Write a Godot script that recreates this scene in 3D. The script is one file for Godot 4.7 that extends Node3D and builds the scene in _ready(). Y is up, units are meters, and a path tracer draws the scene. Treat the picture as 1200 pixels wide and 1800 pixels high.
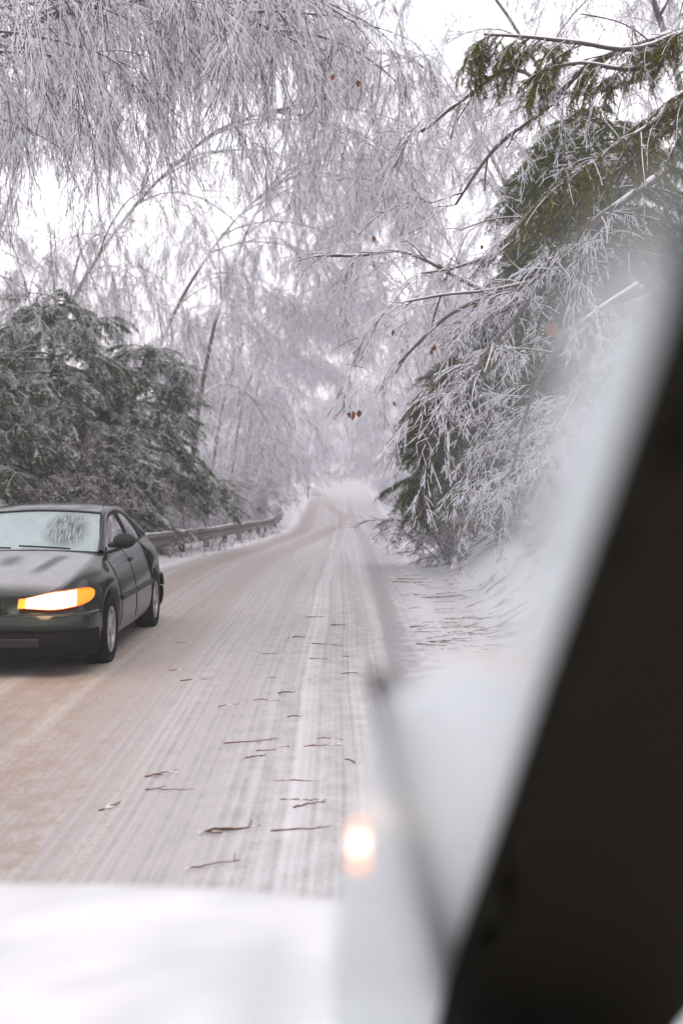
extends Node3D

# ---------------------------------------------------------------- small mesh builder
class MB:
	var v := PackedVector3Array()
	var n := PackedVector3Array()
	var c := PackedColorArray()
	var t := PackedVector2Array()
	var ix := PackedInt32Array()

	func vert(p: Vector3, nn: Vector3, col := Color.WHITE, uv := Vector2.ZERO) -> int:
		v.append(p); n.append(nn); c.append(col); t.append(uv)
		return v.size() - 1

	func tri(a: int, b: int, d: int) -> void:
		var g: Vector3 = (v[d] - v[a]).cross(v[b] - v[a])
		if g.dot(n[a] + n[b] + n[d]) < 0.0:
			ix.append(a); ix.append(d); ix.append(b)
		else:
			ix.append(a); ix.append(b); ix.append(d)

	func face(pts: Array, outward: Vector3, col := Color.WHITE) -> void:
		var nn: Vector3 = (pts[1] - pts[0]).cross(pts[2] - pts[0]).normalized()
		if nn.dot(outward) < 0.0:
			nn = -nn
		var k := []
		for p in pts:
			k.append(vert(p, nn, col))
		for i in range(1, pts.size() - 1):
			tri(k[0], k[i], k[i + 1])

	func cbox(mid: Vector3, size: Vector3, bev := 0.0, col := Color.WHITE, b := Basis()) -> void:
		var h := size * 0.5
		bev = minf(bev, minf(h.x, minf(h.y, h.z)) * 0.9)
		var f := func(s: Vector3, a: int) -> Vector3:
			var p := h - Vector3(bev, bev, bev)
			p[a] = h[a]
			return mid + b * (p * s)
		for a in 3:
			var a1 := (a + 1) % 3
			var a2 := (a + 2) % 3
			for sg in [-1.0, 1.0]:
				var q := []
				for w in [[-1, -1], [1, -1], [1, 1], [-1, 1]]:
					var s := Vector3.ONE
					s[a] = sg; s[a1] = w[0]; s[a2] = w[1]
					q.append(f.call(s, a))
				var o := Vector3.ZERO
				o[a] = sg
				face(q, b * o, col)
			if bev > 0.0:
				for s1 in [-1.0, 1.0]:
					for s2 in [-1.0, 1.0]:
						var lo := Vector3.ONE
						lo[a] = -1; lo[a1] = s1; lo[a2] = s2
						var hi := lo
						hi[a] = 1
						var o := Vector3.ZERO
						o[a1] = s1; o[a2] = s2
						face([f.call(lo, a1), f.call(hi, a1), f.call(hi, a2), f.call(lo, a2)], b * o, col)
		if bev > 0.0:
			for sx in [-1.0, 1.0]:
				for sy in [-1.0, 1.0]:
					for sz in [-1.0, 1.0]:
						var s := Vector3(sx, sy, sz)
						face([f.call(s, 0), f.call(s, 1), f.call(s, 2)], b * s, col)

	func tube(p: PackedVector3Array, r: PackedFloat32Array, sides: int, cols: PackedColorArray, top := Color(-1, 0, 0), top_at := 0.3, squash := 1.0) -> void:
		var k := p.size()
		if k < 2:
			return
		var d0 := (p[1] - p[0]).normalized()
		var u := d0.cross(Vector3.UP if absf(d0.y) < 0.9 else Vector3.RIGHT).normalized()
		var base := v.size()
		for i in k:
			var d := (p[mini(i + 1, k - 1)] - p[maxi(i - 1, 0)]).normalized()
			u = (u - d * u.dot(d)).normalized()
			var w := d.cross(u)
			for j in sides:
				var a := TAU * j / sides
				var o := u * cos(a) * squash + w * sin(a)
				var col := cols[i]
				if top.r >= 0.0 and o.y > top_at:
					col = top
				vert(p[i] + o * r[i], o.normalized(), col)
		for i in k - 1:
			for j in sides:
				var a := base + i * sides + j
				var b := base + i * sides + (j + 1) % sides
				tri(a, b, b + sides)
				tri(a, b + sides, a + sides)

	func rod(p: PackedVector3Array, r: float, sides := 6, col := Color.WHITE) -> void:
		var rr := PackedFloat32Array()
		var cc := PackedColorArray()
		for i in p.size():
			rr.append(r); cc.append(col)
		var first := v.size()
		tube(p, rr, sides, cc)
		for e: int in [0, p.size() - 1]:
			var d: Vector3 = (p[0] - p[1]) if e == 0 else (p[e] - p[e - 1])
			var ring := []
			for j in sides:
				ring.append(v[first + e * sides + j])
			face(ring, d, col)

	# a grid of points with smooth normals, turned away from "inside"
	func surf(rows: Array, inside: Vector3, col := Color.WHITE, cols := [], uvs := []) -> void:
		var h := rows.size()
		var w: int = rows[0].size()
		var base := v.size()
		for i in h:
			for j in w:
				var du: Vector3 = rows[i][mini(j + 1, w - 1)] - rows[i][maxi(j - 1, 0)]
				var dv: Vector3 = rows[mini(i + 1, h - 1)][j] - rows[maxi(i - 1, 0)][j]
				var nn := du.cross(dv)
				if nn.length_squared() < 1e-14:
					nn = rows[i][j] - inside
				nn = nn.normalized()
				if nn.dot(rows[i][j] - inside) < 0.0:
					nn = -nn
				vert(rows[i][j], nn, col if cols.is_empty() else cols[i][j], Vector2.ZERO if uvs.is_empty() else uvs[i][j])
		for i in h - 1:
			for j in w - 1:
				var a := base + i * w + j
				tri(a, a + 1, a + w + 1)
				tri(a, a + w + 1, a + w)

	func lathe(prof: Array, mid: Vector3, axis: Vector3, sides: int, col := Color.WHITE) -> void:
		# prof: [radius, along axis]; normals from the profile
		axis = axis.normalized()
		var u := axis.cross(Vector3.UP if absf(axis.y) < 0.9 else Vector3.RIGHT).normalized()
		var w := axis.cross(u)
		for i in prof.size() - 1:
			var a: Vector2 = prof[i]
			var b: Vector2 = prof[i + 1]
			var e := (b - a).normalized()
			var pn := Vector2(e.y, -e.x)
			var base := v.size()
			for j in sides + 1:
				var q := TAU * j / sides
				var o := u * cos(q) + w * sin(q)
				var nn := o * pn.x + axis * pn.y
				vert(mid + o * a.x + axis * a.y, nn, col)
				vert(mid + o * b.x + axis * b.y, nn, col)
			for j in sides:
				var s := base + j * 2
				if a.x > 1e-5:
					tri(s, s + 2, s + 1)
				if b.x > 1e-5:
					tri(s + 2, s + 3, s + 1)

	func mesh() -> ArrayMesh:
		var m := ArrayMesh.new()
		if ix.is_empty():
			return m
		var a := []
		a.resize(Mesh.ARRAY_MAX)
		a[Mesh.ARRAY_VERTEX] = v
		a[Mesh.ARRAY_NORMAL] = n
		a[Mesh.ARRAY_COLOR] = c
		a[Mesh.ARRAY_TEX_UV] = t
		a[Mesh.ARRAY_INDEX] = ix
		m.add_surface_from_arrays(Mesh.PRIMITIVE_TRIANGLES, a)
		return m

# ---------------------------------------------------------------- scene tree helpers
var used := {}
var rng := RandomNumberGenerator.new()
var M := {}
var FOC := 2180.0
var cam: Camera3D

func numbered(called: String) -> String:
	var k: int = used.get(called, 0)
	used[called] = k + 1
	return called if k == 0 else "%s_%03d" % [called, k]

func tag(o: Node3D, label: String, category: String, group := "", kind := "") -> Node3D:
	if label: o.set_meta("label", label)
	if category: o.set_meta("category", category)
	if group: o.set_meta("group", group)
	if kind: o.set_meta("kind", kind)
	return o

func thing(called: String, label: String, category: String, at := Vector3.ZERO, turn := 0.0, group := "") -> Node3D:
	var o := Node3D.new()
	o.name = numbered(called)
	add_child(o)
	o.position = at
	o.rotation.y = turn
	return tag(o, label, category, group)

func part(called: String, mesh: Mesh, mat: Material, parent: Node3D = null) -> MeshInstance3D:
	var o := MeshInstance3D.new()
	o.mesh = mesh
	if mesh.get_surface_count():
		o.material_override = null
		for s in mesh.get_surface_count():
			mesh.surface_set_material(s, mat)
	if parent == null:
		o.name = numbered(called)
		add_child(o)
	else:
		o.name = called
		parent.add_child(o, true)
	return o

func copy(o: Node3D, base_name: String) -> Node3D:
	var r: Node3D = o.duplicate()
	r.name = numbered(base_name)
	add_child(r)
	return r

func many(called: String, mesh: Mesh, mat: Material, xs: Array, parent: Node3D) -> void:
	if xs.is_empty():
		return
	var mm := MultiMesh.new()
	mm.transform_format = MultiMesh.TRANSFORM_3D
	mesh.surface_set_material(0, mat)
	mm.mesh = mesh
	mm.instance_count = xs.size()
	for i in xs.size():
		mm.set_instance_transform(i, xs[i])
	var o := MultiMeshInstance3D.new()
	o.multimesh = mm
	o.name = called
	o.set_meta("kind", "stuff")
	parent.add_child(o, true)

func lin(r: float, g: float, b: float) -> Color:
	return Color(r, g, b).linear_to_srgb()

func mat(called: String, col: Color, rough := 0.8, metal := 0.0, spec := 0.4) -> StandardMaterial3D:
	var m := StandardMaterial3D.new()
	m.resource_name = called
	m.albedo_color = Color(col.r, col.g, col.b).linear_to_srgb()
	m.albedo_color.a = col.a
	m.roughness = rough
	m.metallic = metal
	m.metallic_specular = spec
	M[called] = m
	return m

func vmat(called: String, rough := 0.7, spec := 0.3) -> StandardMaterial3D:
	var m := mat(called, Color.WHITE, rough, 0.0, spec)
	m.vertex_color_use_as_albedo = true
	return m

# the point that lies at "depth" metres before the lens along the ray of a photo position
func P(px: float, py: float, depth: float) -> Vector3:
	return cam.transform * (Vector3((px - 600.0) / FOC, -(py - 900.0) / FOC, -1.0) * depth)

func rf(a: float, b: float) -> float:
	return rng.randf_range(a, b)

func table(tb: Array, x: float) -> float:
	if x <= tb[0].x:
		return tb[0].y
	for i in range(1, tb.size()):
		if x <= tb[i].x:
			var a: Vector2 = tb[i - 1]
			var b: Vector2 = tb[i]
			var pa: Vector2 = tb[maxi(i - 2, 0)]
			var pb: Vector2 = tb[mini(i + 1, tb.size() - 1)]
			var w := (x - a.x) / (b.x - a.x)
			return cubic_interpolate_in_time(a.y, b.y, pa.y, pb.y, w, b.x - a.x, minf(pa.x - a.x, -0.001), maxf(pb.x - a.x, b.x - a.x + 0.001))
	return tb[tb.size() - 1].y

# ---------------------------------------------------------------- lie of the land
var T_ELEV := [Vector2(-60, 0), Vector2(0, 0), Vector2(14, 0), Vector2(25, -.15), Vector2(40, -.5), Vector2(55, -.85), Vector2(75, -.8), Vector2(100, -.45), Vector2(150, .3), Vector2(220, 1.0), Vector2(420, 3)]
var T_LEFT := [Vector2(-60, -4.7), Vector2(0, -4.7), Vector2(10, -4.6), Vector2(16, -4.1), Vector2(25, -3.4), Vector2(40, -2.75), Vector2(55, -2.55), Vector2(75, -2.75), Vector2(100, -3.0), Vector2(150, -3.6), Vector2(220, -6), Vector2(420, -20)]
var T_RIGHT := [Vector2(-60, 1.0), Vector2(0, 1.0), Vector2(10, 1.0), Vector2(25, 1.5), Vector2(40, 2.1), Vector2(55, 2.55), Vector2(75, 2.8), Vector2(100, 3.0), Vector2(150, 3.0), Vector2(220, 1), Vector2(420, -12)]
var hill := FastNoiseLite.new()
var fine := FastNoiseLite.new()

func ground_y(x: float, d: float) -> float:
	var e := table(T_ELEV, d)
	var l := table(T_LEFT, d)
	var r := table(T_RIGHT, d)
	var h := e
	if x > r + 0.25:
		var q := x - r - 0.25
		h += 0.52 * q * smoothstep(0.0, 1.0, q) if q < 5.0 else 2.6 + 0.12 * (minf(q, 60.0) - 5.0)
		h += (hill.get_noise_2d(x * 9.0, d * 9.0) * 0.10 + fine.get_noise_2d(x * 40.0, d * 40.0) * 0.025) * smoothstep(0.0, 0.8, q)
	elif x < l - 0.25:
		var q := l - 0.25 - x
		h += 0.03 * smoothstep(0.0, 0.8, q) - 0.35 * smoothstep(1.2, 4.0, q) + 0.05 * maxf(0.0, minf(q, 60.0) - 5.0)
		h += (hill.get_noise_2d(x * 9.0, d * 9.0) * 0.14 + fine.get_noise_2d(x * 40.0, d * 40.0) * 0.025) * smoothstep(0.0, 0.8, q)
	return h

# ---------------------------------------------------------------- iced twigs
const ICE := Color(0.92, 0.92, 0.94)
const ICE2 := Color(0.84, 0.84, 0.88)
const BARK := Color(0.085, 0.06, 0.055)
const RUST := Color(0.22, 0.085, 0.055)
const WOOD := Color(0.10, 0.085, 0.08)

func bend(p: Vector3, d: Vector3, length: float, steps: int, droop: float, wob: float) -> PackedVector3Array:
	var out := PackedVector3Array([p])
	var s := length / steps
	d = d.normalized()
	for i in steps:
		d = (d + Vector3.DOWN * droop * s + Vector3(rf(-1, 1), rf(-1, 1), rf(-1, 1)) * wob).normalized()
		p += d * s
		out.append(p)
	return out

func twig(mb: MB, p: PackedVector3Array, r0: float, r1: float, bare: float) -> void:
	var rr := PackedFloat32Array()
	var cc := PackedColorArray()
	var dark := rng.randf() < bare
	var bark := RUST if rng.randf() < 0.45 else BARK
	for i in p.size():
		if rng.randf() < 0.4:
			dark = rng.randf() < bare
		rr.append(lerpf(r0, r1, float(i) / (p.size() - 1)) * (0.8 if dark else rf(0.85, 1.25)))
		cc.append(bark if dark else (ICE if rng.randf() < 0.6 else ICE2))
	mb.tube(p, rr, 3, cc)

# one hanging iced spray: a stem that leaves along +x and sags
func spray(length: float, sides_n: int, droop: float, bare: float, wide: float, thick := 1.0) -> ArrayMesh:
	var mb := MB.new()
	var main := bend(Vector3.ZERO, Vector3(1, rf(-0.1, 0.35), 0), length, 9, droop, 0.10)
	twig(mb, main, 0.0075 * thick, 0.004 * thick, bare * 1.6)
	for k in sides_n:
		var f := rf(0.05, 1.0) * 8.99
		var i := int(f)
		var p := main[i].lerp(main[i + 1], f - i)
		var d := (main[i + 1] - main[i]).normalized()
		var side := Vector3(rf(-1, 1), rf(-0.7, 0.5), rf(-1, 1)).normalized()
		var ln := length * rf(0.16, 0.42) * (1.15 - 0.5 * f / 9.0)
		var sp := bend(p, d + side * wide, ln, 5, droop * 1.1, 0.14)
		twig(mb, sp, 0.0058 * thick, 0.0034 * thick, bare)
		for q in rng.randi_range(2, 4):
			var g := rf(0.2, 1.0) * 4.99
			var j := int(g)
			var pp := sp[j].lerp(sp[j + 1], g - j)
			var dd := (sp[j + 1] - sp[j]).normalized() + Vector3(rf(-1, 1), rf(-0.8, 0.5), rf(-1, 1)).normalized() * wide
			twig(mb, bend(pp, dd, ln * rf(0.25, 0.5), 3, droop, 0.16), 0.0046 * thick, 0.003 * thick, bare * 0.7)
	return mb.mesh()

var ice_from := 0.35

func wood(mb: MB, p: PackedVector3Array, r0: float, r1: float, sides: int, iced := true, col := WOOD, crust := 0.0) -> void:
	var rr := PackedFloat32Array()
	var cc := PackedColorArray()
	for i in p.size():
		rr.append(lerpf(r0, r1, pow(float(i) / (p.size() - 1), 0.8)) * rf(0.92, 1.08))
		var k := rf(0.75, 1.3)
		cc.append(ICE2 if rng.randf() < crust else Color(col.r * k, col.g * k, col.b * k))
	mb.tube(p, rr, sides, cc, ICE if iced else Color(-1, 0, 0), ice_from)

func smooth_line(ctrl: Array, per: int) -> PackedVector3Array:
	var out := PackedVector3Array()
	for i in ctrl.size() - 1:
		var a: Vector3 = ctrl[i]
		var b: Vector3 = ctrl[i + 1]
		var pa: Vector3 = ctrl[maxi(i - 1, 0)]
		var pb: Vector3 = ctrl[mini(i + 2, ctrl.size() - 1)]
		for k in per:
			out.append(a.cubic_interpolate(b, pa, pb, float(k) / per))
	out.append(ctrl[ctrl.size() - 1])
	return out

var S_HANG := []     # long weeping sprays
var S_LONG := []     # longer strands, straighter and barer
var S_BUSH := []     # short, stiff and wide sprays
var S_RED := []      # brush with much bare red bark

func put_spray(T: Dictionary, p: Vector3, d: Vector3, size: float) -> void:
	var k := rng.randi() % (T.kinds as Array).size()
	var yaw := atan2(-d.z, d.x) + rf(-0.7, 0.7)
	var b := Basis(Vector3.UP, yaw) * Basis(Vector3.FORWARD, rf(-0.25, 0.35)) * Basis(Vector3.RIGHT, rf(-0.5, 0.5))
	T.x[k].append(Transform3D(b.scaled(Vector3.ONE * size * rf(0.65, 1.25)), p))

func new_tree(kinds: Array) -> Dictionary:
	var T := {"kinds": kinds, "x": [], "limbs": []}
	for k in kinds:
		T.x.append([])
	return T

# a limb with its side branches and sprays; all in the tree's own axes
func limb(T: Dictionary, p: PackedVector3Array, r0: float, r1: float, every: float, blen: float, gap: float, size: float, droop := 0.35, from := 0.12) -> void:
	var mb := MB.new()
	wood(mb, p, r0, r1, 6)
	var total := 0.0
	for i in p.size() - 1:
		total += p[i].distance_to(p[i + 1])
	var at := total * from
	var run := 0.0
	for i in p.size() - 1:
		var s := p[i].distance_to(p[i + 1])
		while at < run + s:
			var f := (at - run) / s
			var q := p[i].lerp(p[i + 1], f)
			var d := (p[i + 1] - p[i]).normalized()
			var side := d.cross(Vector3.UP).normalized() * (1.0 if rng.randf() < 0.5 else -1.0)
			var dir := (d * rf(0.3, 1.0) + side * rf(0.3, 1.0) + Vector3.UP * rf(-0.3, 0.45)).normalized()
			var ln := blen * rf(0.5, 1.2) * (1.0 - 0.45 * at / total)
			var bp := bend(q, dir, ln, 7, droop, 0.10)
			wood(mb, bp, maxf(r0 * 0.22, 0.009), 0.006, 4)
			var n := int(ln / gap) + 1
			for k in n:
				var g := (k + rf(0.3, 1.0)) / n * 6.99
				var j := int(g)
				put_spray(T, bp[j].lerp(bp[j + 1], g - j), (bp[j + 1] - bp[j]).normalized() + Vector3(rf(-.6, .6), 0, rf(-.6, .6)), size)
			at += every * rf(0.6, 1.4)
		run += s
	put_spray(T, p[p.size() - 1], (p[p.size() - 1] - p[p.size() - 2]).normalized(), size)
	T.limbs.append(mb)

func finish_tree(o: Node3D, T: Dictionary) -> void:
	for i in T.limbs.size():
		part("trunk" if i == 0 else "limb", T.limbs[i].mesh(), M.bark, o)
	for k in T.kinds.size():
		many("twigs", T.kinds[k], M.ice, T.x[k], o)

# a tree bowed towards its own +x by the ice
func bowed_tree(o: Node3D, h: float, reach: float, n: int, kinds: Array, size: float, every := 0.5, gap := 0.34, low := 0.3, open_road := true) -> void:
	var T := new_tree(kinds)
	var z := rf(-0.6, 0.6)
	var tr := smooth_line([Vector3(0, -0.3, 0), Vector3(reach * .05, h * .3, z * .2), Vector3(reach * .2, h * .62, z * .5), Vector3(reach * .45, h * .88, z), Vector3(reach * .72, h, z * 1.3), Vector3(reach, h * .93, z * 1.5)], 5)
	var tm := MB.new()
	wood(tm, tr, 0.035 + h * 0.0055, 0.014, 8, true, WOOD, 0.45)
	T.limbs.append(tm)
	for k in n:
		var f := lerpf(low, 0.99, (k + rf(0, .9)) / n) * (tr.size() - 2)
		var i := int(f)
		var d := (tr[i + 1] - tr[i]).normalized()
		var a := rf(-1.5, 1.5)
		if open_road and f < 0.5 * tr.size():
			a = rf(1.25, 2.7) * (1.0 if rng.randf() < 0.5 else -1.0)
		var dir := Vector3(cos(a), rf(0.15, 0.8), sin(a)).normalized() * 0.8 + d * 0.6
		var ln := rf(0.30, 0.5) * h * (1.15 - 0.5 * f / tr.size())
		limb(T, bend(tr[i], dir, ln, 9, 0.24, 0.06), 0.03, 0.010, every, ln * 0.42, gap, size)
	finish_tree(o, T)

# ---------------------------------------------------------------- evergreens
var BOUGH := []

func bough(frost: float, warm: float) -> ArrayMesh:
	var mb := MB.new()
	var stem := bend(Vector3.ZERO, Vector3(1, 0.1, 0), 0.75, 6, 0.9, 0.06)
	wood(mb, stem, 0.012, 0.005, 4, true)
	var tips := []
	for k in 15:
		var f := rf(0.1, 1.0) * 5.99
		var i := int(f)
		var p := stem[i].lerp(stem[i + 1], f - i)
		var sgn := 1.0 if k % 2 == 0 else -1.0
		var sp := bend(p, (stem[i + 1] - stem[i]).normalized() + Vector3(0, rf(-.3, .2), sgn * rf(0.5, 1.1)), rf(0.14, 0.34), 3, 1.6, 0.12)
		tips.append(sp)
	tips.append(stem)
	for sp: PackedVector3Array in tips:
		var white := rng.randf() < frost
		for k in 38:
			var f := rf(0.0, 1.0) * (sp.size() - 1.01)
			var i := int(f)
			var p: Vector3 = sp[i].lerp(sp[i + 1], f - i)
			var d: Vector3 = (sp[i + 1] - sp[i]).normalized()
			var o := Vector3(rf(-1, 1), rf(-0.9, 0.7), rf(-1, 1)).normalized()
			var dir := (d * 0.9 + o).normalized()
			var w := dir.cross(Vector3(rf(-1, 1), rf(-1, 1), rf(-1, 1))).normalized() * rf(0.003, 0.0055)
			var ln := rf(0.05, 0.10)
			var g := rf(0.7, 1.35)
			var col := Color((0.045 + 0.055 * warm) * g, (0.105 + 0.005 * warm) * g, (0.032 - 0.018 * warm) * g)
			if (white and o.y > -0.35) or rng.randf() < frost * 0.06:
				col = ICE2
				w *= 2.1
			var nn := (o + Vector3.UP * 0.3).normalized()
			var a := mb.vert(p - w, nn, col)
			var b := mb.vert(p + w, nn, col)
			var e := mb.vert(p + dir * ln + Vector3.DOWN * 0.012, nn, col)
			mb.tri(a, b, e)
	return mb.mesh()

func evergreen(o: Node3D, h: float, spread: float, low: float, n: int, kinds: Array, lean := Vector3.ZERO, size := 1.0, per := 5, trunk_r := 0.1) -> void:
	var tm := MB.new()
	var tr := smooth_line([Vector3(0, -.3, 0), lean * .15 + Vector3(0.03, h * .35, 0), lean * .55 + Vector3(-0.03, h * .7, 0.04), lean + Vector3(0, h, 0)], 5)
	wood(tm, tr, trunk_r, 0.015, 8, false, Color(0.06, 0.05, 0.043))
	part("trunk", tm.mesh(), M.bark, o)
	var xs := []
	for k in kinds:
		xs.append([])
	for k in n:
		var f := lerpf(low, 0.985, (k + rf(0, 1)) / n)
		var g := f * (tr.size() - 1.01)
		var i := int(g)
		var p := tr[i].lerp(tr[i + 1], g - i)
		var a := k * 2.4 + rf(-0.5, 0.5)
		var prof := minf(1.0, (1.0 - f) * 1.7 + 0.12) * rf(0.65, 1.1)
		var ln := spread * prof
		var dir := Vector3(cos(a), rf(-0.05, 0.4), sin(a))
		var bp := bend(p, dir, ln, 6, 0.42, 0.05)
		var lm := MB.new()
		wood(lm, bp, 0.028, 0.008, 4, true, Color(0.06, 0.05, 0.043))
		part("limb", lm.mesh(), M.bark, o)
		for q in maxi(2, int(ln * per)):
			var t := sqrt(rf(0.06, 1.0)) * 5.99
			var j := int(t)
			var at := bp[j].lerp(bp[j + 1], t - j)
			var side := rf(-1.3, 1.3)
			var b := Basis(Vector3.UP, -a + side) * Basis(Vector3.FORWARD, rf(-0.15, 0.6)) * Basis(Vector3.RIGHT, rf(-0.4, 0.4))
			xs[rng.randi() % kinds.size()].append(Transform3D(b.scaled(Vector3.ONE * size * rf(0.7, 1.25)), at))
	for k in kinds.size():
		many("needles", kinds[k], M.needle, xs[k], o)

func shrub(o: Node3D, h: float, w: float, n: int, kinds: Array, size: float, lean := Vector3.ZERO) -> void:
	var T := new_tree(kinds)
	for k in n:
		var a := rf(0, TAU)
		var dir := Vector3(cos(a) * rf(0.1, 0.8), 1.0, sin(a) * rf(0.1, 0.8)) + lean
		var p := bend(Vector3(rf(-w, w) * .4, -0.1, rf(-w, w) * .4), dir, h * rf(0.7, 1.1), 7, 0.22, 0.08)
		limb(T, p, 0.014, 0.006, 0.28, h * 0.45, 0.25, size, 0.5, 0.1)
	for i in T.limbs.size():
		part("stem", T.limbs[i].mesh(), M.bark, o)
	for k in T.kinds.size():
		many("twigs", T.kinds[k], M.ice, T.x[k], o)

# withered leaves that still cling to a shrub
func dead_leaves(o: Node3D, n: int, w: float, h: float) -> void:
	var xs := []
	var mid := Vector3(rf(-w, w) * .4, h * .55, rf(-w, w) * .4)
	for k in n:
		if rng.randf() < .2:
			mid = Vector3(rf(-w, w) * .6, h * rf(.3, .9), rf(-w, w) * .6)
		var b := Basis.from_euler(Vector3(rf(-.8, .8), rf(0, TAU), rf(-.8, .8))).scaled(Vector3.ONE * rf(.5, 1.0))
		xs.append(Transform3D(b, mid + Vector3(rf(-.22, .22), rf(-.2, .2), rf(-.22, .22))))
	many("leaves", leaf_mesh(), M.leaf, xs, o)

func leaf_mesh() -> ArrayMesh:
	var mb := MB.new()
	var rows := []
	for i in 7:
		var f := i / 6.0
		var w := sin(pow(f, 0.8) * PI) * 0.028 * (1.25 if i % 2 == 0 else 0.85) + 0.001
		rows.append([Vector3(-w, -f * 0.10, 0.012 * sin(f * 3.0)), Vector3(0, -f * 0.10, -0.006), Vector3(w, -f * 0.10, 0.014 * cos(f * 2.0))])
	mb.surf(rows, Vector3(0, -.05, -1), Color(0.20, 0.075, 0.042))
	return mb.mesh()

# ================================================================ build
func _ready() -> void:
	rng.seed = 20240611
	# --- camera
	cam = Camera3D.new()
	cam.name = "camera"
	add_child(cam)
	cam.position = Vector3(0, 1.6, 0)
	cam.rotation.x = -atan(65.0 / FOC)
	var at := CameraAttributesPhysical.new()
	at.frustum_near = 0.05
	at.frustum_far = 2000.0
	at.frustum_focal_length = 12.0 / (900.0 / FOC)
	at.frustum_focus_distance = 10.0
	at.exposure_aperture = 1.5
	cam.attributes = at
	cam.near = 0.05
	cam.far = 2000.0
	cam.fov = rad_to_deg(2.0 * atan(900.0 / FOC))
	cam.current = true
	# --- overcast sky, soft sun, exposure
	var env := Environment.new()
	env.background_mode = Environment.BG_SKY
	var sm := ProceduralSkyMaterial.new()
	sm.sky_top_color = Color(0.965, 0.96, 1.0)
	sm.sky_horizon_color = Color(0.985, 0.96, 0.965)
	sm.sky_curve = 0.3
	sm.ground_bottom_color = Color(0.6, 0.59, 0.6)
	sm.ground_horizon_color = Color(0.9, 0.88, 0.88)
	sm.sun_angle_max = 1.0
	sm.energy_multiplier = 1.2
	env.sky = Sky.new()
	env.sky.sky_material = sm
	env.tonemap_mode = Environment.TONE_MAPPER_LINEAR
	env.tonemap_exposure = 1.7
	env.sdfgi_enabled = true
	env.ssao_enabled = true
	env.ssil_enabled = true
	env.fog_enabled = true
	env.fog_density = 0.0030
	env.fog_light_color = Color(0.97, 0.965, 1.0)
	var we := WorldEnvironment.new()
	we.name = "world_environment"
	we.environment = env
	add_child(we)
	var sun := DirectionalLight3D.new()
	sun.name = "sun"
	sun.light_energy = 0.3
	sun.light_color = Color(1.0, 0.97, 0.94)
	sun.light_angular_distance = 40.0
	sun.shadow_enabled = true
	sun.rotation_degrees = Vector3(-62, 20, 0)
	add_child(sun)

	hill.seed = 3; hill.frequency = 0.02
	fine.seed = 8; fine.frequency = 0.05
	materials()
	ground()
	road()
	plants()
	rails()
	car()
	fallen()
	own_car()

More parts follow.
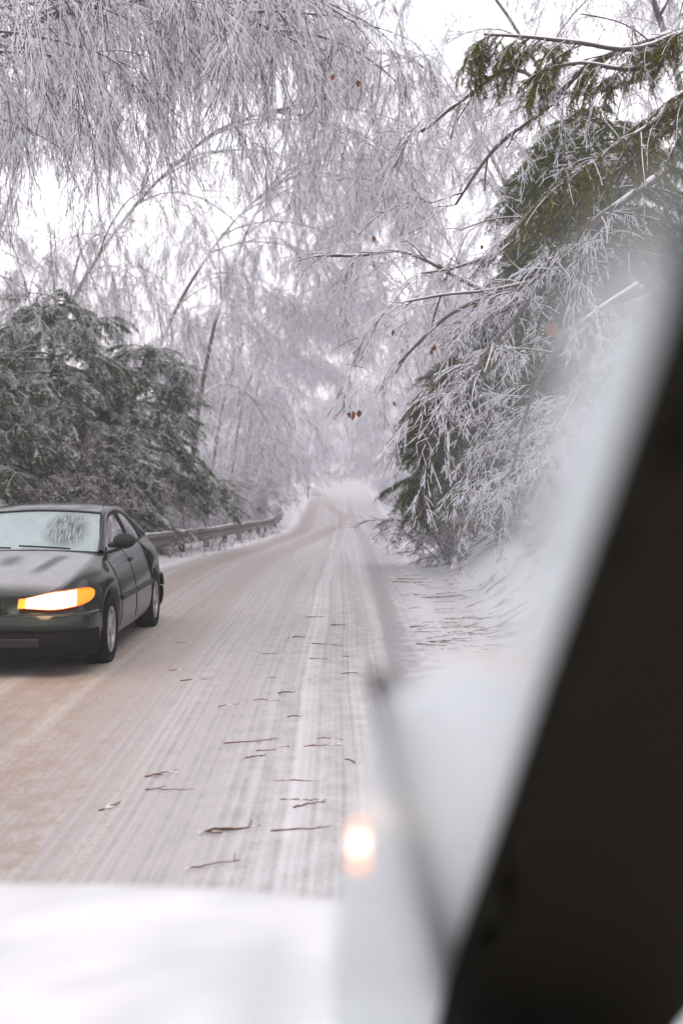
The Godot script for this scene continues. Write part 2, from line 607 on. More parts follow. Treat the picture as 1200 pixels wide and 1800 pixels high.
func materials() -> void:
	var ice := vmat("ice", 0.45, 0.4)
	ice.backlight_enabled = true
	ice.backlight = Color(0.9, 0.9, 0.92)
	vmat("bark", 0.75, 0.35)
	var nd := vmat("needle", 0.65, 0.3)
	nd.backlight_enabled = true
	nd.backlight = Color(0.25, 0.25, 0.2)
	var lf := vmat("leaf", 0.7, 0.3)
	lf.backlight_enabled = true
	lf.backlight = Color(0.5, 0.5, 0.5)
	vmat("snow", 0.7, 0.3)
	var rel := FastNoiseLite.new()
	rel.seed = 5; rel.frequency = 0.03; rel.fractal_octaves = 5
	var nt := NoiseTexture2D.new()
	nt.width = 512; nt.height = 512; nt.seamless = true; nt.noise = rel
	M.snow.heightmap_enabled = true
	M.snow.heightmap_texture = nt
	M.snow.heightmap_scale = 3.0
	M.snow.uv1_triplanar = true
	M.snow.uv1_world_triplanar = true
	M.snow.uv1_scale = Vector3(0.9, 0.9, 0.9)
	mat("steel", Color(0.11, 0.09, 0.075), 0.65, 0.1)
	mat("post_wood", Color(0.10, 0.075, 0.055), 0.85)
	mat("snow_cap", Color(0.78, 0.78, 0.82), 0.7)
	var paint := mat("paint", Color(0.0085, 0.013, 0.011), 0.3, 0.0, 0.1)
	paint.clearcoat_enabled = true
	paint.clearcoat = 0.75
	paint.clearcoat_roughness = 0.12
	var pd := vmat("paint_dirty", 0.35, 0.1)
	pd.clearcoat_enabled = true
	pd.clearcoat = 0.6
	pd.clearcoat_roughness = 0.15
	mat("black_trim", Color(0.009, 0.009, 0.009), 0.55)
	mat("rubber", Color(0.010, 0.0095, 0.009), 0.9, 0.0, 0.2)
	mat("rim", Color(0.33, 0.32, 0.32), 0.4, 0.6)
	mat("cabin", Color(0.035, 0.035, 0.035), 0.9)
	mat("chrome", Color(0.5, 0.5, 0.5), 0.25, 0.9)
	var g := mat("side_glass", Color(0.02, 0.03, 0.03, 0.14), 0.03, 0.0, 0.6)
	g.transparency = BaseMaterial3D.TRANSPARENCY_ALPHA
	var ws := mat("icy_glass", Color(1, 1, 1, 1), 0.30, 0.0, 0.8)
	var wi := Image.create(256, 128, false, Image.FORMAT_RGBA8)
	for j in 128:
		for i in 256:
			var st := 0.5 + 0.5 * hill.get_noise_2d(i * 11.0, j * 1.2)
			var sp := 0.5 + 0.5 * fine.get_noise_2d(i * 9.0, j * 9.0)
			var du := (i - 192.0) / 44.0
			var dv := (j - 68.0) / 60.0
			var clear := smoothstep(1.6, 0.1, du * du + dv * dv) * smoothstep(.15, .75, st)
			wi.set_pixel(i, j, Color(.80, .87, .885, clampf(0.42 + 0.16 * st + 0.14 * sp - 0.46 * clear, 0, 1)))
	ws.albedo_texture = ImageTexture.create_from_image(wi)
	ws.transparency = BaseMaterial3D.TRANSPARENCY_ALPHA
	var hl := mat("headlight_glow", Color(0.9, 0.88, 0.8), 0.2)
	hl.emission_enabled = true
	hl.emission = Color(1.0, 0.90, 0.72)
	hl.emission_energy_multiplier = 1.3
	var am := mat("amber", Color(0.8, 0.28, 0.03), 0.2)
	am.emission_enabled = true
	am.emission = Color(1.0, 0.55, 0.06)
	am.emission_energy_multiplier = 0.6
	var og := mat("orange_rim", Color(0.7, 0.2, 0.05), 0.3)
	og.emission_enabled = true
	og.emission = Color(1.0, 0.25, 0.05)
	og.emission_energy_multiplier = 0.45
	vmat("cloth", 0.85, 0.2)
	vmat("skin", 0.55, 0.3)
	vmat("stick", 0.8, 0.3)

func ground() -> void:
	var ds := [-60.0, -30.0, -12.0]
	var d := -6.0
	while d < 430.0:
		ds.append(d)
		d += 0.22 if d < 26.0 else (0.6 if d < 60.0 else (2.0 if d < 130.0 else 12.0))
	ds.append_array([600.0, 1000.0, 1600.0])
	var offs := []
	for k in 46:
		offs.append(0.0 + 0.11 * k + 0.0)
	for q in [5.6, 6.4, 7.5, 9, 11, 14, 18, 24, 34, 50, 80, 140, 260, 500, 900]:
		offs.append(q)
	var mb := MB.new()
	for sgn in [-1.0, 1.0]:
		var rows := []
		var cols := []
		for dd in ds:
			var row := []
			var cl := []
			var edge := table(T_LEFT, dd) if sgn < 0 else table(T_RIGHT, dd)
			for q in offs:
				var x: float = edge - sgn * 0.15 + sgn * q
				row.append(Vector3(x, ground_y(x, dd) - (0.012 if q < 0.2 else 0.0), -dd))
				var k := 0.5 + 0.5 * hill.get_noise_2d(x * 14.0, dd * 14.0)
				var dirt := smoothstep(0.62, 0.85, 0.5 + 0.5 * fine.get_noise_2d(x * 26.0 + 90.0, dd * 14.0)) * (0.7 if sgn > 0 and q < 3.5 else 0.35)
				cl.append(Color(0.64 + 0.06 * k, 0.635 + 0.06 * k, 0.665 + 0.06 * k).lerp(Color(0.36, 0.27, 0.23), dirt))
			rows.append(row)
			cols.append(cl)
		mb.surf(rows, Vector3(0, -4000, 0), Color.WHITE, cols)
	# what lies under the road, so that the sheet is whole
	var mid := []
	for dd in ds:
		mid.append([Vector3(table(T_LEFT, dd) + 0.15, table(T_ELEV, dd) - 0.012, -dd), Vector3(table(T_RIGHT, dd) - 0.15, table(T_ELEV, dd) - 0.012, -dd)])
	mb.surf(mid, Vector3(0, -4000, 0), Color(0.75, 0.75, 0.78))
	part("ground", mb.mesh(), M.snow).set_meta("kind", "structure")

# wheel tracks: [x at distances], half width, colour, strength
var TRACKS := [
	[[Vector2(0, .50), Vector2(10, .54), Vector2(25, .62), Vector2(50, .75), Vector2(80, .6), Vector2(200, .2)], 0.17, Color(0.28, 0.265, 0.285), 0.8],
	[[Vector2(0, -.72), Vector2(10, -.70), Vector2(25, -.45), Vector2(50, -.25), Vector2(80, -.4), Vector2(200, -.9)], 0.30, Color(0.30, 0.275, 0.275), 0.6],
	[[Vector2(0, -1.55), Vector2(10, -1.55), Vector2(22, -1.60), Vector2(40, -1.0), Vector2(55, -.55), Vector2(68, 0.1), Vector2(90, -.9), Vector2(200, -1.9)], 0.34, Color(0.27, 0.20, 0.17), 0.75],
	[[Vector2(0, -2.1), Vector2(10, -2.2), Vector2(21, -2.65), Vector2(26, -2.40), Vector2(50, -1.75), Vector2(80, -1.9), Vector2(200, -2.4)], 0.28, Color(0.26, 0.195, 0.165), 0.62],
	[[Vector2(0, -3.3), Vector2(10, -3.3), Vector2(21, -3.2), Vector2(200, -3.2)], 0.25, Color(0.30, 0.24, 0.21), 0.45],
]

func road() -> void:
	# 1024 texels across from edge to edge, 2048 along on a logarithmic scale of distance
	var W := 768
	var H := 2048
	var D0 := 2.0
	var D1 := 230.0
	var lg := log(D1 / D0)
	var img := PackedByteArray()
	img.resize(W * H * 3)
	var hgt := PackedByteArray()
	hgt.resize(W * H)
	var s1 := FastNoiseLite.new()
	s1.seed = 21; s1.frequency = 1.0; s1.fractal_octaves = 3
	var s2 := FastNoiseLite.new()
	s2.seed = 22; s2.frequency = 1.0; s2.fractal_octaves = 3
	var s3 := FastNoiseLite.new()
	s3.seed = 23; s3.frequency = 1.0; s3.fractal_octaves = 4
	for j in H:
		var d := D0 * exp(lg * (j + 0.5) / H)
		var l := table(T_LEFT, d)
		var r := table(T_RIGHT, d)
		var tx := []
		for q in TRACKS:
			tx.append(table(q[0], d))
		var wig := 0.07 * s1.get_noise_2d(d * 0.10, 50.0)
		var far := smoothstep(14.0, 60.0, d)
		for i in W:
			var x := lerpf(l, r, (i + 0.5) / W)
			var xs := x + wig
			# streaks that run along the road, at three widths
			var a := s1.get_noise_2d(xs * 26.0, d * 0.05)
			var b := s2.get_noise_2d(xs * 6.0 + 40.0, d * 0.07)
			var e := s3.get_noise_2d(x * 5.0, d * 3.5)          # blotches
			var gr := s2.get_noise_2d(x * 45.0, d * 30.0)        # grain
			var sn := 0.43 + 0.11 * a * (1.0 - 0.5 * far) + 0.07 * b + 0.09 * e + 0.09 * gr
			var col := Color(sn, sn * 0.958, sn * 0.985)
			# sanded, dirty snow on the oncoming side
			var brown := smoothstep(-0.2, -2.4, x) * (0.52 + 0.6 * b + 0.35 * e + 0.35 * gr) * (1.0 - 0.35 * smoothstep(12.0, 30.0, d))
			brown += smoothstep(8.5, 5.0, d) * smoothstep(-0.6, -1.6, x) * clampf(0.25 + 0.7 * e + 0.5 * gr, 0.0, 0.7)
			col = col.lerp(Color(0.28, 0.222, 0.182), clampf(brown, 0.0, 0.85))
			var speck := smoothstep(.22, .5, s3.get_noise_2d(x * 24.0, d * 13.0)) * smoothstep(-0.3, -1.5, x) * (0.35 + .5 * b)
			col = col.lerp(Color(0.22, 0.15, 0.10), clampf(speck, 0.0, 0.6))
			for k in TRACKS.size():
				var q: Array = TRACKS[k]
				var w: float = q[1] * (1.0 + 0.5 * far)
				var m: float = (1.0 - smoothstep(w * 0.45, w, absf(x - tx[k] + 0.05 * b))) * q[3]
				m *= clampf(0.72 + 0.5 * a + 0.5 * e, 0.15, 1.0)
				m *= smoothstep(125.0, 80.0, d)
				if k == 1 or k == 2:
					m *= lerpf(0.45, 1.0, far)
				col = col.lerp(q[2], m)
			# the white ridges between the ruts
			for w in [[-0.25, 0.045, 0.6], [0.18, 0.03, 0.3], [0.34, 0.03, 0.4], [-0.52, 0.03, 0.25]]:
				var m3: float = (1.0 - smoothstep(w[1] * 0.4, w[1] * 1.8, absf(xs + 0.07 * b + 0.03 * e - w[0]))) * w[2] * clampf(0.7 + 0.9 * s3.get_noise_2d(d * 0.6, w[0] * 70.0), 0.0, 1.0)
				col = col.lerp(Color(0.64, 0.63, 0.65), m3 * .8)
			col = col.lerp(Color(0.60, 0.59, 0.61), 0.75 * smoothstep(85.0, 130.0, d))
			var edge := maxf(smoothstep(r - 0.55, r - 0.1, x + 0.18 * e), smoothstep(l + 0.55, l + 0.1, x - 0.18 * e))
			col = col.lerp(Color(0.66, 0.655, 0.685), edge)
			var o := (j * W + i) * 3
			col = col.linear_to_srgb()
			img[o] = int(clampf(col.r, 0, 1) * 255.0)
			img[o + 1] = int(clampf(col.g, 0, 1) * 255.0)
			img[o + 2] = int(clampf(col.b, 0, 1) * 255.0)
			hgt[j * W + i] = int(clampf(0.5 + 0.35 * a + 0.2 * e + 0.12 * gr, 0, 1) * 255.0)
	var im := Image.create_from_data(W, H, false, Image.FORMAT_RGB8, img)
	var hm := Image.create_from_data(W, H, false, Image.FORMAT_L8, hgt)
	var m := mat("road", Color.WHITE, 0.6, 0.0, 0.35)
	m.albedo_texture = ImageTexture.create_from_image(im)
	m.heightmap_enabled = true
	m.heightmap_texture = ImageTexture.create_from_image(hm)
	m.heightmap_scale = 0.7
	m.texture_repeat = false
	var rows := []
	var uvs := []
	for j in 221:
		var d := D0 * exp(lg * j / 220.0)
		var l := table(T_LEFT, d)
		var r := table(T_RIGHT, d)
		var row := []
		var uv := []
		for i in 61:
			var f := i / 60.0
			var x := lerpf(l, r, f)
			var y := table(T_ELEV, d)
			for q in TRACKS:
				y -= 0.012 * (1.0 - smoothstep(0.05, q[1], absf(x - table(q[0], d)))) * smoothstep(0.0, 0.4, minf(x - l, r - x))
			row.append(Vector3(x, y + 0.002 + 0.014 * smoothstep(0.0, 0.3, minf(x - l, r - x)), -d))
			uv.append(Vector2(f, j / 220.0))
		rows.append(row)
		uvs.append(uv)
	var mb := MB.new()
	mb.surf(rows, Vector3(0, -4000, 0), Color.WHITE, [], uvs)
	part("road", mb.mesh(), m).set_meta("kind", "structure")

# ---------------------------------------------------------------- plants
func on_ground(x: float, d: float) -> Vector3:
	return Vector3(x, ground_y(x, d), -d)

func plants() -> void:
	for k in 4:
		S_HANG.append(spray(1.35, 15, 1.9, 0.30, 0.6))
	for k in 3:
		S_LONG.append(spray(2.0, 13, 2.3, 0.36, 0.5, 0.95))
	for k in 3:
		S_BUSH.append(spray(0.85, 17, 1.5, 0.2, 0.9, 0.85))
	for k in 3:
		S_RED.append(spray(0.75, 15, 0.8, 0.78, 0.9, 0.95))
	for k in 3:
		BOUGH.append(bough(0.28, 0.25))
	var frosted := [bough(0.62, 0.6), bough(0.4, 0.6), bough(0.22, 0.5)]
	var green := [bough(0.06, 1.0), bough(0.14, 0.9)]

	# --- bowed birches on the left, their crowns hanging over the road
	var near_left := [
		[-7.8, 13.0, 8.0, 6.4, "slender bare tree bowed from beside the car, twigs hanging at the upper left"],
		[-9.4, 15.5, 8.0, 9.2, "bare tree left of the car, its longest iced twigs before the open sky"],
		[-11.5, 20.0, 10.5, 9.0, "bare tree hidden behind the left edge, crown of icy twigs under the white sky"],
		[-10.2, 18.0, 9.6, 9.6, "tall bare tree behind the green sedan, ice-coated and bent right over the near road"],
		[-12.0, 23.0, 11.5, 11.0, "bare tree behind the left evergreens, its icy crown hanging against white sky"],
		[-8.8, 33.0, 12.0, 9.6, "bare icy tree standing just past the evergreens, arching over the guardrail"],
		[-7.4, 42.0, 12.5, 8.6, "bare icy tree by the middle of the guardrail, bowed over the bend"],
	]
	for a in near_left:
		var o := thing("bare_tree", a[4], "tree", on_ground(a[0], a[1]), 0.0, "ice-coated bare trees along the road")
		bowed_tree(o, a[2], a[3], 18 if a[1] < 30.0 else 20, S_LONG + S_HANG.slice(0, 2), 1.0, 0.52, 0.6, 0.3 if a[1] < 30.0 else 0.08)
	# --- the right side
	var near_right := [
		[6.2, 16.0, 10.0, 5.6, "bare tree on the right bank behind the big iced limb, crown full of white twigs"],
		[6.8, 22.0, 11.5, 6.2, "tall bare tree above the dark evergreen on the right, bent towards the road"],
		[6.8, 30.0, 12.5, 7.0, "bare icy tree rising past the right evergreen, meeting the left crowns over the road"],
		[7.0, 40.0, 13.0, 7.0, "bare icy tree on the right where the road dips, bowed to the left"],
	]
	for a in near_right:
		var o := thing("bare_tree", a[4], "tree", on_ground(a[0], a[1]), PI, "ice-coated bare trees along the road")
		bowed_tree(o, a[2], a[3], 13, S_LONG.slice(0, 2) + S_HANG.slice(0, 2) + S_BUSH.slice(0, 2), 1.0, 0.5, 0.42, 0.3)
	# --- the limb that reaches in from the right, close to the windscreen
	hero_limbs()
	# --- the far tunnel: copies of four trees
	var protos := []
	for k in 4:
		var o := thing("bare_tree", "pale ice-coated tree arching over the distant road in the mist", "tree", Vector3.ZERO, 0.0, "ice-coated trees of the distant tunnel")
		bowed_tree(o, rf(11.5, 14), rf(5.4, 6.8), 15 if k < 2 else 13, S_HANG, 1.35, 0.7, 0.52, 0.10 if k < 2 else 0.03, k < 2)
		protos.append(o)
	var k := 0
	for d in [50.0, 57.0, 65.0, 74.0, 84.0, 96.0, 110.0, 126.0]:
		for sgn in [-1.0, 1.0]:
			var o: Node3D = protos[k] if k < 4 else copy(protos[k % 2], "bare_tree")
			if k == 2 or k == 3:
				o.scale = Vector3.ONE
			var edge := table(T_LEFT, d) if sgn < 0 else table(T_RIGHT, d)
			o.position = on_ground(edge + sgn * (rf(3.4, 4.8) if k != 2 and k != 3 else 7.5), d + rf(-2, 2))
			o.rotation.y = (0.0 if sgn < 0 else PI) + rf(-0.45, 0.45)
			o.scale = Vector3.ONE * rf(0.85, 1.2)
			k += 1
	# woods behind, on both sides and beyond the end of the road
	for a in [[-13, 30], [-15, 40], [-12, 52], [-14, 66], [-13, 84], [12, 26], [13, 36], [12, 50], [13, 66], [13, 86], [-9, 140], [-4.5, 165], [1.5, 190], [8, 150], [-15, 130], [13, 130], [-8, 190], [10, 186], [-20, 120], [-2, 205], [5, 205], [-13, 205], [16, 200], [-8, 112], [9.5, 108], [22, 150], [-26, 150], [-3, 239], [0.5, 236], [3.5, 232], [-6.5, 241], [6, 226], [-5.6, 118], [5.6, 122], [6.2, 140], [4.6, 160], [-10, 230], [9, 222], [-19, 60], [19, 60]]:
		var o := copy(protos[2 + k % 2], "bare_tree")
		o.position = on_ground(a[0], a[1])
		o.rotation.y = rf(0, TAU)
		o.scale = Vector3.ONE * rf(0.8, 1.15)
		o.set_meta("label", "misty iced tree in the woods behind the roadside trees")
		o.set_meta("group", "iced trees of the misty woods")
		k += 1

	# --- evergreens on the left, frosted
	for a in [
		[-7.6, 24.5, 4.6, 2.2, "frosted evergreen at the left edge, directly behind the roof of the car", Vector3(0.3, 0, 0)],
		[-6.6, 28.0, 6.2, 2.9, "tallest frosted evergreen of the left group, dark trunk beside the car's rear window", Vector3(0.2, 0, 0)],
		[-5.6, 30.5, 5.2, 2.7, "drooping frosted evergreen nearest the guardrail, boughs over the road edge", Vector3(0.9, 0, 0)],
		[-8.9, 32.0, 6.0, 2.6, "evergreen hidden deepest in the left group, only its top showing", Vector3(0, 0, 0)],
	]:
		var o := thing("evergreen_tree", a[4], "tree", on_ground(a[0], a[1]), rf(0, 6), "frosted evergreens on the left")
		o.rotation.y = 0.0
		evergreen(o, a[2], a[3], 0.37, 46, frosted, a[5], 1.0, 8)
	# --- evergreens on the right, greener
	for a in [
		[2.75, 21.5, 3.9, 1.45, 0.22, "low dark green evergreen above the brown brush at the road's right edge", Vector3(-0.15, 0, 0)],
		[3.9, 20.0, 6.0, 1.7, 0.15, "dark evergreen just behind the low one on the right", Vector3(-0.3, 0, 0)],
		[3.5, 15.5, 5.0, 1.5, 0.12, "tall dark evergreen behind the hanging iced twigs right of the road", Vector3(-0.3, 0, 0)],
		[5.4, 25.0, 7.2, 2.0, 0.1, "tallest evergreen, farthest back on the right bank", Vector3(-0.4, 0, 0)],
	]:
		var o := thing("evergreen_tree", a[5], "tree", on_ground(a[0], a[1]), 0.0, "dark evergreens on the right")
		evergreen(o, a[2], a[3], a[4], 50, green, a[6], 1.0, 11)
	pine_right([bough(0.05, 1.5), bough(0.1, 1.35)])

	# --- brush
	var names := "iced shrub growing behind the guardrail among its like"
	for q in 16:
		var d := 24.0 + q * 2.6
		var o := thing("shrub", names, "shrub", on_ground(table(T_LEFT, d) - rf(1.6, 4.5), d), 0.0, "iced shrubs behind the guardrail")
		shrub(o, rf(1.5, 2.6) + (1.1 if q > 3 else 0.0), 0.9, 7, S_BUSH + [S_RED[0], S_RED[1]] if q % 3 else S_RED, 0.95)
		if q % 2:
			dead_leaves(o, 22, 0.9, 1.7)
	for q in 7:
		var d := 27.0 + q * 3.3
		var o := thing("shrub", "low frosted brush poking up in front of the guardrail", "shrub", on_ground(table(T_LEFT, d) - rf(0.15, 0.4), d), 0.0, "low brush before the guardrail")
		shrub(o, rf(0.45, 0.8), 0.7, 6, [S_BUSH[0], S_RED[0]], 0.5)
	for q in 14:
		var d := 22.0 + q * 1.5
		var o := thing("shrub", "reddish bare brush with a crust of ice at the foot of the right evergreens", "shrub", on_ground(table(T_RIGHT, d) + rf(0.6, 2.2), d), 0.0, "reddish brush on the right bank")
		shrub(o, rf(0.8, 1.5), 0.8, 8, S_RED, 0.8, Vector3(-0.35, 0, 0.2))
		dead_leaves(o, 26, 0.7, 1.1)
	for q in 10:
		var d := 42.0 + q * 6.0
		var o := thing("shrub", "pale iced shrub on the right verge of the distant road", "shrub", on_ground(table(T_RIGHT, d) + rf(1.0, 3.0), d), 0.0, "iced shrubs on the far right verge")
		shrub(o, rf(1.6, 2.8), 1.0, 5, S_BUSH, 1.2)
	for q in 7:
		var d := 10.5 + q * 1.6
		var o := thing("shrub", "ice-crusted shrub leaning on the snowy right bank beside the window pillar", "shrub", on_ground(rf(3.2, 4.6), d), 0.0, "iced shrubs on the near right bank")
		shrub(o, rf(1.2, 2.0), 0.7, 6, S_BUSH, 0.85, Vector3(-0.3, 0, 0))

func hero_limbs() -> void:
	var base := on_ground(4.4, 10.5)
	var o := thing("bare_tree", "nearest bare tree on the right, its long grey limb sloping down towards the road", "tree", base, 0.0, "ice-coated bare trees along the road")
	var T := new_tree(S_BUSH + [S_HANG[0]])
	ice_from = 0.7
	var loc := func(a: Array) -> Array:
		var out := []
		for q in a:
			out.append(P(q[0], q[1], q[2]) - base)
		return out
	var tm := MB.new()
	wood(tm, smooth_line([Vector3(0, -.3, 0), Vector3(-0.2, 2.0, 0), Vector3(-0.55, 4.0, 0.1), Vector3(-0.7, 6.2, 0), Vector3(-1.1, 8.0, -.2)], 5), 0.11, 0.03, 8)
	T.limbs.append(tm)
	# [points], thick, thin, spacing of branches, their length
	for a in [
		[[[1170, 300, 10.2], [1060, 378, 10.0], [985, 440, 9.9], [930, 500, 9.9], [860, 520, 10.0], [780, 560, 10.2], [700, 640, 10.3]], 0.034, 0.010],
		[[[985, 440, 9.9], [950, 500, 9.8], [905, 560, 9.7], [850, 625, 9.6], [820, 690, 9.6]], 0.022, 0.008],
		[[[935, 495, 9.9], [860, 510, 10.1], [780, 518, 10.4], [715, 530, 10.6]], 0.018, 0.008],
		[[[990, 380, 10.6], [930, 400, 10.8], [880, 440, 11.0], [800, 470, 11.3], [740, 480, 11.5]], 0.022, 0.008],
		[[[870, 520, 11.6], [800, 485, 11.8], [745, 455, 11.9], [690, 440, 12.0], [640, 448, 12.2], [555, 450, 12.4]], 0.028, 0.012],
		[[[1150, 130, 10.8], [1000, 165, 10.8], [900, 120, 11.0], [820, 170, 11.2], [740, 232, 11.4]], 0.032, 0.010],
		[[[1180, 60, 10.0], [1040, 110, 10.2], [960, 190, 10.4], [870, 260, 10.6], [800, 360, 10.8]], 0.030, 0.009],
		[[[1120, 500, 10.4], [1030, 560, 10.2], [960, 640, 10.0], [920, 740, 9.9], [900, 830, 9.9]], 0.024, 0.008],
		[[[1110, 620, 10.6], [1040, 660, 10.6], [980, 740, 10.5], [930, 850, 10.4]], 0.022, 0.008],
	]:
		limb(T, smooth_line(loc.call(a[0]), 4), a[1] * 1.15, a[2] * 1.2, 0.26, 0.75, 0.30, 0.72, 0.6, 0.08)
	finish_tree(o, T)
	ice_from = 0.35
	# the last red leaves that still hang
	var lm := leaf_mesh()
	for a in [[968, 565, 9.6, 2.1], [764, 607, 10.2, 1.2], [690, 580, 10.4, 0.8], [655, 415, 12.0, 0.8], [620, 722, 12.0, 1.2], [630, 720, 12.0, 1.1], [692, 705, 11.5, 0.7], [628, 140, 11.0, 0.9], [587, 130, 11.0, 0.8], [612, 724, 12.0, 0.9], [706, 612, 10.8, .6], [858, 705, 10.6, .7], [846, 430, 10.6, .6], [715, 760, 12.5, .8], [724, 752, 12.5, .6], [790, 690, 11, .5], [735, 745, 12.4, .7], [980, 180, 10.0, 0.7]]:
		var l := part("leaf", lm, M.leaf, o)
		l.position = P(a[0], a[1], a[2]) - base
		l.rotation = Vector3(rf(-.5, .5), rf(-1, 1), rf(-.6, .6))
		l.scale = Vector3.ONE * a[3] * 0.8
		l.set_meta("label", "withered red brown leaf")

func pine_right(green: Array) -> void:
	var base := on_ground(5.2, 9.2)
	var o := thing("pine_tree", "green pine at the right edge, its needled boughs hanging above the windscreen pillar", "tree", base, 0.0, "dark evergreens on the right")
	var tm := MB.new()
	wood(tm, smooth_line([Vector3(0, -.3, 0), Vector3(0.1, 3, 0), Vector3(0, 6, 0), Vector3(0.1, 9, 0)], 5), 0.14, 0.05, 8, false)
	part("trunk", tm.mesh(), M.bark, o)
	var xs := []
	for k in green:
		xs.append([])
	for a in [
		[[[1260, 150, 9.0], [1150, 215, 9.0], [1060, 270, 8.9], [985, 330, 8.8]], 34, 0.62],
		[[[1260, 200, 9.2], [1130, 270, 9.1], [1040, 330, 9.0], [1000, 365, 9.0]], 26, 0.6],
		[[[1280, 40, 9.4], [1120, 85, 9.4], [1020, 75, 9.4], [930, 65, 9.4], [850, 60, 9.5]], 30, 0.6],
		[[[1280, 60, 9.3], [1130, 120, 9.3], [1020, 110, 9.3], [950, 125, 9.3]], 18, 0.55],
	]:
		var c := []
		for q in a[0]:
			c.append(P(q[0], q[1], q[2]) - base)
		c.push_front(Vector3(0.05, c[0].y + 0.2, 0.0))
		var p := smooth_line(c, 4)
		var lm := MB.new()
		wood(lm, p, 0.035, 0.01, 6)
		part("limb", lm.mesh(), M.bark, o)
		for k in a[1]:
			var f := lerpf(0.25, 1.0, rng.randf()) * (p.size() - 1.01)
			var i := int(f)
			var d := p[i + 1] - p[i]
			var b := Basis(Vector3.UP, atan2(-d.z, d.x) + rf(-1.2, 1.2)) * Basis(Vector3.FORWARD, rf(0.1, 0.9))
			xs[rng.randi() % green.size()].append(Transform3D(b.scaled(Vector3.ONE * a[2] * rf(0.7, 1.15)), p[i].lerp(p[i + 1], f - i)))
	for k in green.size():
		many("needles", green[k], M.needle, xs[k], o)

# ---------------------------------------------------------------- guardrail and markers
func rails() -> void:
	var o := thing("guardrail", "weathered steel guardrail capped with snow along the left edge of the road", "guardrail", on_ground(-4.2, 20.0))
	var base := o.position
	var ds := []
	var d := 18.0
	while d <= 78.0:
		ds.append(d)
		d += 3.81
	var rp := func(dd: float, h: float, off: float) -> Vector3:
		var x := table(T_LEFT, dd) - 0.55 - 0.5 * smoothstep(66.0, 78.0, dd)
		return Vector3(x + off, ground_y(x, dd) + h, -dd) - base
	var prof := [[0.0, -.155], [.03, -.14], [.055, -.10], [.055, -.07], [.01, -.03], [0.0, 0.0], [.01, .03], [.055, .07], [.055, .10], [.03, .14], [0.0, .155]]
	for i in ds.size() - 1:
		var mb := MB.new()
		var rows := []
		for s in 7:
			var dd: float = lerpf(ds[i] - 0.06, ds[i + 1] + 0.06, s / 6.0)
			var row := []
			for q in prof:
				row.append(rp.call(dd, 0.36 + q[1], q[0] + (0.004 if i % 2 else 0.0)))
			rows.append(row)
		mb.surf(rows, rp.call((ds[i] + ds[i + 1]) * .5, .36, -1.0))
		part("rail_panel", mb.mesh(), M.steel, o)
		var sc := MB.new()
		var line := PackedVector3Array()
		var rr := PackedFloat32Array()
		var cc := PackedColorArray()
		for s in 9:
			line.append(rp.call(lerpf(ds[i], ds[i + 1], s / 8.0), 0.53, 0.015))
			rr.append(rf(0.010, 0.024)); cc.append(Color(0.78, 0.78, 0.82))
		sc.tube(line, rr, 6, cc)
		var cap := part("snow_cap", sc.mesh(), M.snow_cap, o)
		cap.set_meta("label", "crust of snow on the rail")
	for dd in ds:
		var mb := MB.new()
		mb.cbox(rp.call(dd, 0.12, -0.10), Vector3(0.15, 0.72, 0.15), 0.012)
		part("post", mb.mesh(), M.post_wood, o)
	# small roadside markers far ahead
	for a in [[677, 868, 92.0, "small dark marker post with an orange plate on the far right verge"], [541, 848, 105.0, "thin reddish marker post on the far left verge"]]:
		var p := P(a[0], a[1], a[2])
		p.y = ground_y(p.x, -p.z)
		var m := thing("marker_post", a[3], "marker post", p)
		var mb := MB.new()
		mb.cbox(Vector3(0, .5, 0), Vector3(.12, 1.1, .10), .01)
		part("post", mb.mesh(), M.post_wood, m)
		var pl := MB.new()
		pl.cbox(Vector3(-.2 if a[0] > 600 else 0.0, .62, .07), Vector3(.34 if a[0] > 600 else .12, .3, .02), .005)
		part("plate", pl.mesh(), M.marker_orange if M.has("marker_orange") else mat("marker_orange", Color(0.45, 0.17, 0.06), .6), m)

